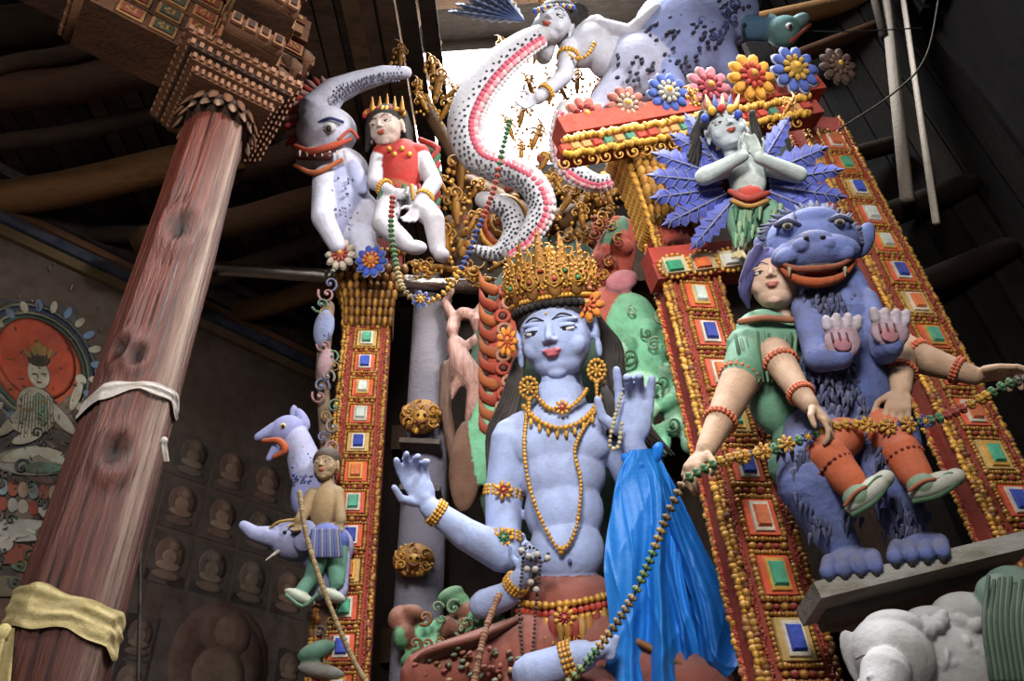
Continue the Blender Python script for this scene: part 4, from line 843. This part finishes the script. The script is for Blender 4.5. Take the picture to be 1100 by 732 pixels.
for i in range(170):
    leg=i%2; t=rng.rand(); x=((868,962)[leg]+t*(22,10)[leg])+rng.randn()*12; y=482+t*95; f.tube(o,[(x,y,76-16*t),(x+rng.randn()*2,y+10,76-16*t)],[2.6,.6],random.choice([VB2,VB,C('#39467c')]),5,1)
o.done()
def shoe(ob,px,py,dz,L,ang):
    a_=rad(ang); c_,s__=cos(a_),sin(a_)
    prr=[f.E(px,py,dz,L*.55,L*.25,L*.24,C('#b4b6aa'),ang)]
    q=(px-c_*L*.28,py+s__*L*.28-L*.10); prr.append(f.E(q[0],q[1],dz,L*.27,L*.26,L*.25,C('#7f987f'),ang)); q=(px+c_*L*.42,py-s__*L*.42); prr.append(f.E(q[0],q[1],dz+1,L*.2,L*.19,L*.2,C('#b4b6aa'),ang))
    ob.fuse(prr,1.2*f.s,2)
    nx,ny=s__,c_
    R=lambda x,y,z:(px+c_*x+nx*y,py-s__*x+ny*y,z)
    f.tube(ob,[R(-L*.5,L*.14,dz+6),R(0,L*.22,dz+9),R(L*.55,L*.10,dz+6)],2.2,C('#4a7a5c'),6,4)
    f.tube(ob,[R(-L*.5,-L*.10,dz+8),R(-L*.2,-L*.16,dz+13),R(L*.05,-L*.12,dz+12)],1.8,C('#b86a4a'),6,4)
    f.tube(ob,[R(L*.1,-L*.1,dz+11),R(L*.35,-L*.12,dz+9),R(L*.5,-L*.02,dz+9)],1.4,C('#5a8a6c'),6,4)
FL=C('#b4947a'); OR=C('#c0603a')
o=Ob('garland_bearer_figure','smooth_clay')
GS=C('#5a8a70')
pr=[f.E(826,388,4,38,42,28,GS),f.E(822,356,4,32,22,24,C('#64947a')),f.K((802,372,8),(850,366,8),22,20,GS),f.E(838,430,0,34,40,26,GS),f.E(860,480,0,30,40,24,C('#4f7f68')),f.K((850,500,0),(880,560,-10),24,16,C('#4f7f68'))]
pr+=f.chain([(806,382,12),(798,402,22)],[25,23],GS)+f.chain([(798,402,22),(782,436,34)],[21,17],FL)+f.chain([(782,436,34),(758,484,60)],[17,10],FL)
hand(pr,f.w(758,484,60),f.w(738,508,66)-f.w(758,484,60),Vector((.5,.6,-.5)),54*f.s,FL,1,[28,36,42,48])
pr+=f.chain([(832,380,30),(856,418,64),(870,436,80)],[18,12,9],FL)
hand(pr,f.w(870,436,80),f.w(890,456,86)-f.w(870,436,80),Vector((-.3,.5,-.8)),52*f.s,FL,-1,[30,38,45,50])
head(o,pr,f,834,302,16,42,C('#c4a490'),C('#3a3a7c'),roll=-4,yaw=-26,pitch=0,vox=.03,brow=C('#3a3a7c'),lip=C('#b06860'))
o.fuse(pr,1.4*f.s,4)
for i in range(14): f.tube(o,[(808+rng.rand()*16,266+i,34-i),(797+rng.rand()*6,298+i,20),(804,330,12)],[5,5,2],C('#3a3a80') if i%2 else C('#4c4c96'),6,3)
for p0,p1,t,r in (((806,382,12),(782,436,34),.45,21),((782,436,34),(758,484,60),.35,15.5),((832,380,30),(856,418,64),.3,17),((856,418,64),(870,436,80),.3,12)): ring(p0,p1,t,r,2.3,2,o,f,OR,22)
for i in range(12): f.tube(o,[(790+6*i,360+4*sin(i),32),(794+5.4*i,380,38),(800+5*i,410,36)],[1.4,2.2,1.4],C('#74a488') if i%2 else C('#467058'),6,3)
f.tube(o,[(796,346,26),(820,342,34),(850,344,34)],4,C('#b87a5a'),7,4)
o.done()
o=Ob('garland_bearer_figure','smooth_clay')
pr=[f.K((960,372,12),(985,384,26),20,17,FL),f.K((985,384,26),(1046,404,50),17,10,FL),f.K((968,378,24),(968,420,60),16,10,FL),f.E(950,385,-10,30,50,24,GS),f.E(945,440,-20,30,60,22,GS)]
hand(pr,f.w(1046,404,50),f.w(1090,398,56)-f.w(1046,404,50),Vector((0,.1,-1)),58*f.s,FL,-1,[20,34,42,48])
hand(pr,f.w(968,420,62),f.w(962,452,74)-f.w(968,420,62),Vector((0,.8,-.6)),52*f.s,FL,-1,[28,36,40,44])
pr+=[f.K((905,470,48),(888,488,72),21,18,OR),f.K((888,488,72),(914,520,82),19,15,OR),f.K((950,462,48),(966,484,72),21,18,OR),f.K((966,484,72),(984,512,82),19,15,OR)]
o.fuse(pr,1.4*f.s,4)
for p0,p1,t,r in (((960,372,12),(985,384,26),.9,18),((985,384,26),(1046,404,50),.72,13),((968,378,24),(968,420,60),.55,14)): ring(p0,p1,t,r,2.4,2,o,f,OR,22)
ring((888,492,72),(914,520,82),.35,18,1.8,1,o,f,C('#8a3a2a'),20); ring((966,484,72),(984,512,82),.3,18,1.8,1,o,f,C('#8a3a2a'),20)
shoe(o,932,530,90,54,40); shoe(o,1004,522,90,54,22)
o.done()
o=Ob('wooden_ledge','timber'); fl_=Fr(980,640,2.45,0)
fl_.bar(o,(868,650),(1088,596),4,9,40,C('#96958f')); fl_.bar(o,(884,666),(1076,616),-16,8,20,C('#6b655c'))
fl_.tube(o,[(940,670,-30),(960,760,-30)],10,C('#4b4138'),4,1,False);o.done()
o=Ob('white_elephant_statue','smooth_clay'); f=Fr(1000,700,2.3,5); EW=C('#b0b0b0')
pr=[f.E(958,708,26,44,46,40,EW),f.E(960,676,30,34,20,24,EW),f.E(1030,724,-10,95,68,55,EW),f.E(1006,700,20,24,40,6,C('#a4a4a8'),-24),f.E(922,712,22,14,38,6,C('#a8a8ac'),14),f.E(1035,660,0,34,22,30,EW),f.E(1000,668,10,30,16,20,EW)]
for i in range(26): pr.append(f.E(985+rng.rand()*70,658+rng.rand()*60,40-rng.rand()*10,7+8*rng.rand(),4+5*rng.rand(),8,EW,rng.rand()*180))
pr+=f.chain([(952,722,60),(944,756,72),(936,800,70),(948,850,66)],[24,19,14,10],EW)
for i in range(6): pr.append(f.K((934,728+9*i,80-i),(962,730+9*i,80-i),3,3,C('#9c9ca0')))
pr+=f.chain([(980,780,10),(975,900,10)],[30,26],EW)+f.chain([(1090,780,0),(1090,900,0)],[32,26],EW)+[f.E(1100,676,16,44,66,50,C('#5f7f70')),f.E(1075,640,30,26,22,20,C('#7a988a'))]
o.fuse(pr,2.*f.s,3)
for ex in (928,982): f.ell(o,ex,712,54,3,2.4,3,C('#3a3a40')); f.tube(o,[(ex-8,708,52),(ex,704,56),(ex+8,708,52)],1.6,C('#8a8a90'),5,3)
for sx,x in ((-1,926),(1,976)): f.tube(o,[(x,736,56),(x+sx*5,766,78)],[6,2],C('#ded8c4'),8,1)
for i in range(20): f.tube(o,[(1062+3*i,625+rng.randn()*4,60),(1058+3*i,670,68),(1066+3*i,730,64)],[2,3,3],C('#7aa08c') if i%2 else C('#4c6a5c'),6,4)
o.done()

# ================================================================ LEFT SIDE GROUP
o=Ob('horned_beast_statue','smooth_clay'); f=Fr(320,540,3.4,8); PU=C('#8286b4')
pr=[f.E(308,462,12,19,14,14,PU,20),f.K((295,462,14),(278,470,16),9,5.4,PU),f.K((298,480,14),(289,493,16),6.5,3.6,PU),f.K((318,470,8),(332,510,6),15,20,C('#989cbe')),f.E(336,530,4,23,29,18,PU),f.E(325,450,6,6,13,5,PU,30),f.E(316,446,4,5,11,4,PU,10)]
o.fuse(pr,1.2*f.s,3)
f.tube(o,[(283,474,20),(300,474,26),(306,484,24),(295,491,22)],[2.5,4,4,2.5],C('#c8602c'),7,4); f.ell(o,304,458,25,3.4,3,3,C('#c8b070'));f.ell(o,304,458,28,1.8,1.8,2,BLK)
for i in range(10): f.tube(o,[(316+2*i,450+6*i,14),(327+2*i,450+6*i,8)],[3,.8],C('#3c4a90') if i%2 else C('#9090b0'),6,1)
for i in range(60): f.ell(o,318+rng.randn()*6+rng.rand()*10,480+rng.rand()*40,22,1.4,1.4,2,C('#505890'),0,5,4)
o.done()
o=Ob('small_elephant_statue','smooth_clay'); EL=C('#9296bc')
pr=[f.E(320,580,8,30,23,20,EL),f.K((298,578,14),(274,574,20),12,8,EL),f.K((274,574,20),(262,565,22),8,5.5,EL),f.E(328,576,26,13,17,4,C('#8084ac')),f.E(350,590,0,30,27,18,EL),f.K((345,600,6),(342,636,8),11,9,EL),f.K((365,600,6),(364,636,8),11,9,EL)]
o.fuse(pr,1.2*f.s,3); f.ell(o,306,572,28,2.2,2,2,BLK)
f.tube(o,[(300,592,18),(286,602,24)],[2.6,.8],WHT,6,1); f.tube(o,[(290,568,24),(300,561,27),(322,558,27)],1.6,C('#c8a850',.5),6,3)
o.done()
o=Ob('small_attendant_figure','smooth_clay')
SC_=C('#8c7450'); LG=C('#5a8c78')
pr=[f.E(350,545,16,17,27,14,SC_),f.E(352,582,18,23,19,18,C('#4a5aa4')),f.K((336,532,18),(322,560,26),8,6,SC_),f.K((362,530,18),(366,560,24),8,6,SC_),f.K((345,592,20),(335,622,24),11,8,LG),f.K((335,622,24),(325,634,28),8,7,LG),f.E(322,642,30,18,7,9,C('#a8b0a0'),-25),f.K((362,590,18),(362,625,18),11,8,LG),f.E(356,640,22,16,7,9,C('#a8b0a0'),-20)]
head(o,pr,f,350,500,22,19,C('#947c5c'),C('#3a2a1e'),roll=6,yaw=-10,pitch=5); hand(pr,f.w(322,560,26),f.w(318,574,30)-f.w(322,560,26),f.n,22*f.s,SC_,1,40); hand(pr,f.w(366,560,24),f.w(362,574,28)-f.w(366,560,24),f.n,22*f.s,SC_,1,40)
o.fuse(pr,1.1*f.s,3)
for i in range(12): f.tube(o,[(336+2.6*i,570,36),(334+3*i,598,38)],[2,1.6],C(['#4a60b0','#8890ac','#5a68b0'][i%3]),6,1)
f.tube(o,[(308,640,36),(325,652,38),(340,640,36)],2,LG,6,3)
o.done()
o=Ob('clay_scroll_bracket'); 
for i in range(40): scroll(o,f,342+rng.rand()*18,305+i*11,2,6+4*rng.rand(),rng.rand()*360,C(['#6a74a8','#a8828a','#5f8f7c','#98804a','#909094'][i%5]))
pr=f.chain([(352,330,-8),(346,400,-8),(350,480,-10),(356,560,-10),(352,640,-8),(350,740,-8)],[9,8,7,8,9,10],C('#6a5444'))+[f.E(348,352,0,11,20,9,C('#7480a4')),f.E(350,390,0,9,16,8,C('#987a80')),f.E(340,700,6,22,10,12,C('#5f8f7c'),20),f.E(345,722,6,26,9,12,C('#7a7a74'),-10)]
o.fuse(pr,1.8*f.s,2); o.done()

# ================================================================ GARLANDS & ROPES
gy=C('#c8983a');gg=C('#4a7a54');gb=C('#34488c');gr=C('#a0443a')
f=Fr(900,450,2.2,10)
o=Ob('flower_garland'); 
garland(o,[f.w(*q) for q in ((1120,406,10),(1085,412,6),(1040,436,0),(1000,452,0),(950,458,0),(908,456,0),(880,466,0))],.018,[C('#5a5c50'),gg,gy,gr,gg,gb,gy,gy,gy,gg],3)
garland(o,[f.w(*q) for q in ((880,466,0),(820,486,6),(775,496,12),(735,516,8))],.018,[gg,gg,gy,gy],3)
garland(o,[f.w(*q) for q in ((735,516,8),(716,556,0),(695,610,-20),(672,655,-40),(640,700,-60),(610,736,-80),(590,770,-90))],.015,[C('#8a7458'),C('#7a6a50'),C('#a88a50'),gg,C('#6a8a50')],3)
for (x,y) in ((932,457),(954,458),(976,456),(820,485),(796,491),(845,477)): flower(o,f,x,y,8,10,gy,C('#c0822e'),gy,7)
for (x,y) in ((994,453),(868,470)): flower(o,f,x,y,8,8,gb,gy,gb,7)
o.done()
o=Ob('flower_garland'); f=Fr(480,250,2.95,15)
garland(o,[f.w(*q) for q in ((548,128,10),(540,160,10),(530,205,12),(516,240,14),(500,280,18),(480,312,20),(455,325,20),(434,312,18),(425,282,16),(420,245,14),(422,210,8))],.017,[gg,gg,gr,gr,gb,gb,gy,gy,C('#8a7a58'),C('#a89a70')],5)
flower(o,f,452,322,22,10,gb,gy,C('#9fb0e0'),7); o.done()
o=Ob('hanging_rope'); f=Fr(350,620,3.2,5)
beads(o,[f.w(*q) for q in ((322,530,14),(328,570,14),(342,618,12),(362,670,12),(380,710,10),(400,745,10))],.011,C('#84704c'),.8); 
beads(o,[f.w(*q) for q in ((536,640,40),(524,670,50),(516,700,56),(508,740,60))],.014,C('#7a5038'),.8)
o.done()
o=Ob('electrical_wire'); 
o.tube([P(1010,-10,2.6),P(995,60,2.7),P(960,100,2.8),P(900,140,2.9)],.006,BLK,6,6); o.tube([P(800,30,2.9),P(900,34,2.9),P(990,30,2.9)],.005,BLK,6,6)
o.tube([P(148,732,2.9),P(150,650,2.9),P(152,560,2.9),P(165,470,2.9),P(215,330,2.9)],.006,BLK,6,6); o.done()

# ================================================================ RIGHT SIDE TIMBERS
o=Ob('window_frame_post','timber')
for x0,y0,x1,y1,r,col,Yd in ((950,-20,975,215,9,'#9a9a98',3.3),(968,-20,1006,240,5,'#e0e0e0',3.3),(935,-20,950,40,7,'#3a342c',3.3)):
    o.tube([P(x0,y0,Yd),P(x1,y1,Yd)],r*.005,C(col),4,1,False)
o.done()
o=Ob('rafter_logs','matte_timber')
for x0,y0,x1,y1,r,col in ((800,28,950,-4,14,'#9a7a54'),(860,60,940,30,10,'#4a3424'),(905,170,960,155,10,'#241a13'),(930,240,1040,200,14,'#1c1510'),(960,320,1080,270,14,'#1c1510')):
    o.tube([P(x0,y0,3.5),P((x0+x1)/2,(y0+y1)/2,3.5),P(x1,y1,3.5)],[r*.0062]*3,C(col),10,3)
for i in range(7): o.box((2.25+.18*i,3.75-.05*i,4.9),(.08,-.02,0),(0,.04,0),(0,0,3.2),C(['#0e0b09','#16110d','#0b0907'][i%3]))
o.done()
o=Ob('altar_platform','fresco'); o.box((.45,3.3,.55),(1.9,0,0),(0,.75,0),(0,0,.55),C('#5a2a20')); o.box((.3,3.3,1.5),(1.2,0,0),(0,.5,0),(0,0,.42),C('#6a3222'))
for i in range(20): o.ell((-.85+i*.12,2.79,1.85),np.diag((.07,.04,.1)),C('#b87a6a') if i%2 else C('#7aa088'))
o.done()
o=Ob('backdrop_planks','matte_timber')
for i in range(9): o.box((-.3+i*.34,4.4+.03*(i%2),4.1),(.15,0,0),(0,.04,0),(0,0,2.1),C(['#1e1611','#2a2018','#18110d'][i%3]))
for z in (3.0,4.3,5.6): o.box((1.0,4.3,z),(1.8,0,0),(0,.06,0),(0,0,.09),C('#30241a'))
o.done()

# ================================================================ LIGHT
def area(name,loc,tgt,sx,sy,e,col,spread=180):
    l=bpy.data.lights.new(name,'AREA'); l.shape='RECTANGLE'; l.size=sx;l.size_y=sy;l.energy=e;l.color=col; l.spread=rad(spread)
    ob=bpy.data.objects.new(name,l); ob.location=loc; ob.rotation_euler=(Vector(tgt)-Vector(loc)).to_track_quat('-Z','Y').to_euler(); bpy.context.collection.objects.link(ob)
area('front_key_light',(-.2,-1.6,4.4),(.25,3.2,4.2),1.3,1.2,80,(1,.96,.91),84)  # added key lamp behind the camera, no doorway is built there
area('skylight_lamp',(.1,2.0,10.3),(.3,3.2,4.5),1.8,1.2,520,(.95,.97,1),110)
area('added_side_light',(2.0,1.0,6.6),(-.9,2.6,4.4),.7,.7,75,(1,.98,.95),90)  # added lamp from the right side; a window there is only assumed, not built
area('left_wall_fill',(-2.6,-.6,4.5),(-4.2,4.5,4.2),1.,1.,26,(1,.94,.87),120)  # added fill lamp that brightens the left mural wall, no window behind it
wl=bpy.data.worlds.new('World'); bpy.context.scene.world=wl; wl.use_nodes=True; wl.node_tree.nodes['Background'].inputs[0].default_value=(.62,.63,.68,1); wl.node_tree.nodes['Background'].inputs[1].default_value=.17
# ================================================================ CAMERA
cd=bpy.data.cameras.new('camera'); cd.sensor_width=36; cd.lens=36*F/1100; cd.clip_start=.05
co=bpy.data.objects.new('camera',cd); M=Matrix.Identity(4)
for i,v in enumerate((RX,UX,-FW)):
    for j in range(3): M[j][i]=v[j]
M.translation=CAM; co.matrix_world=M; bpy.context.collection.objects.link(co); bpy.context.scene.camera=co
bpy.context.scene.view_settings.view_transform='Standard'
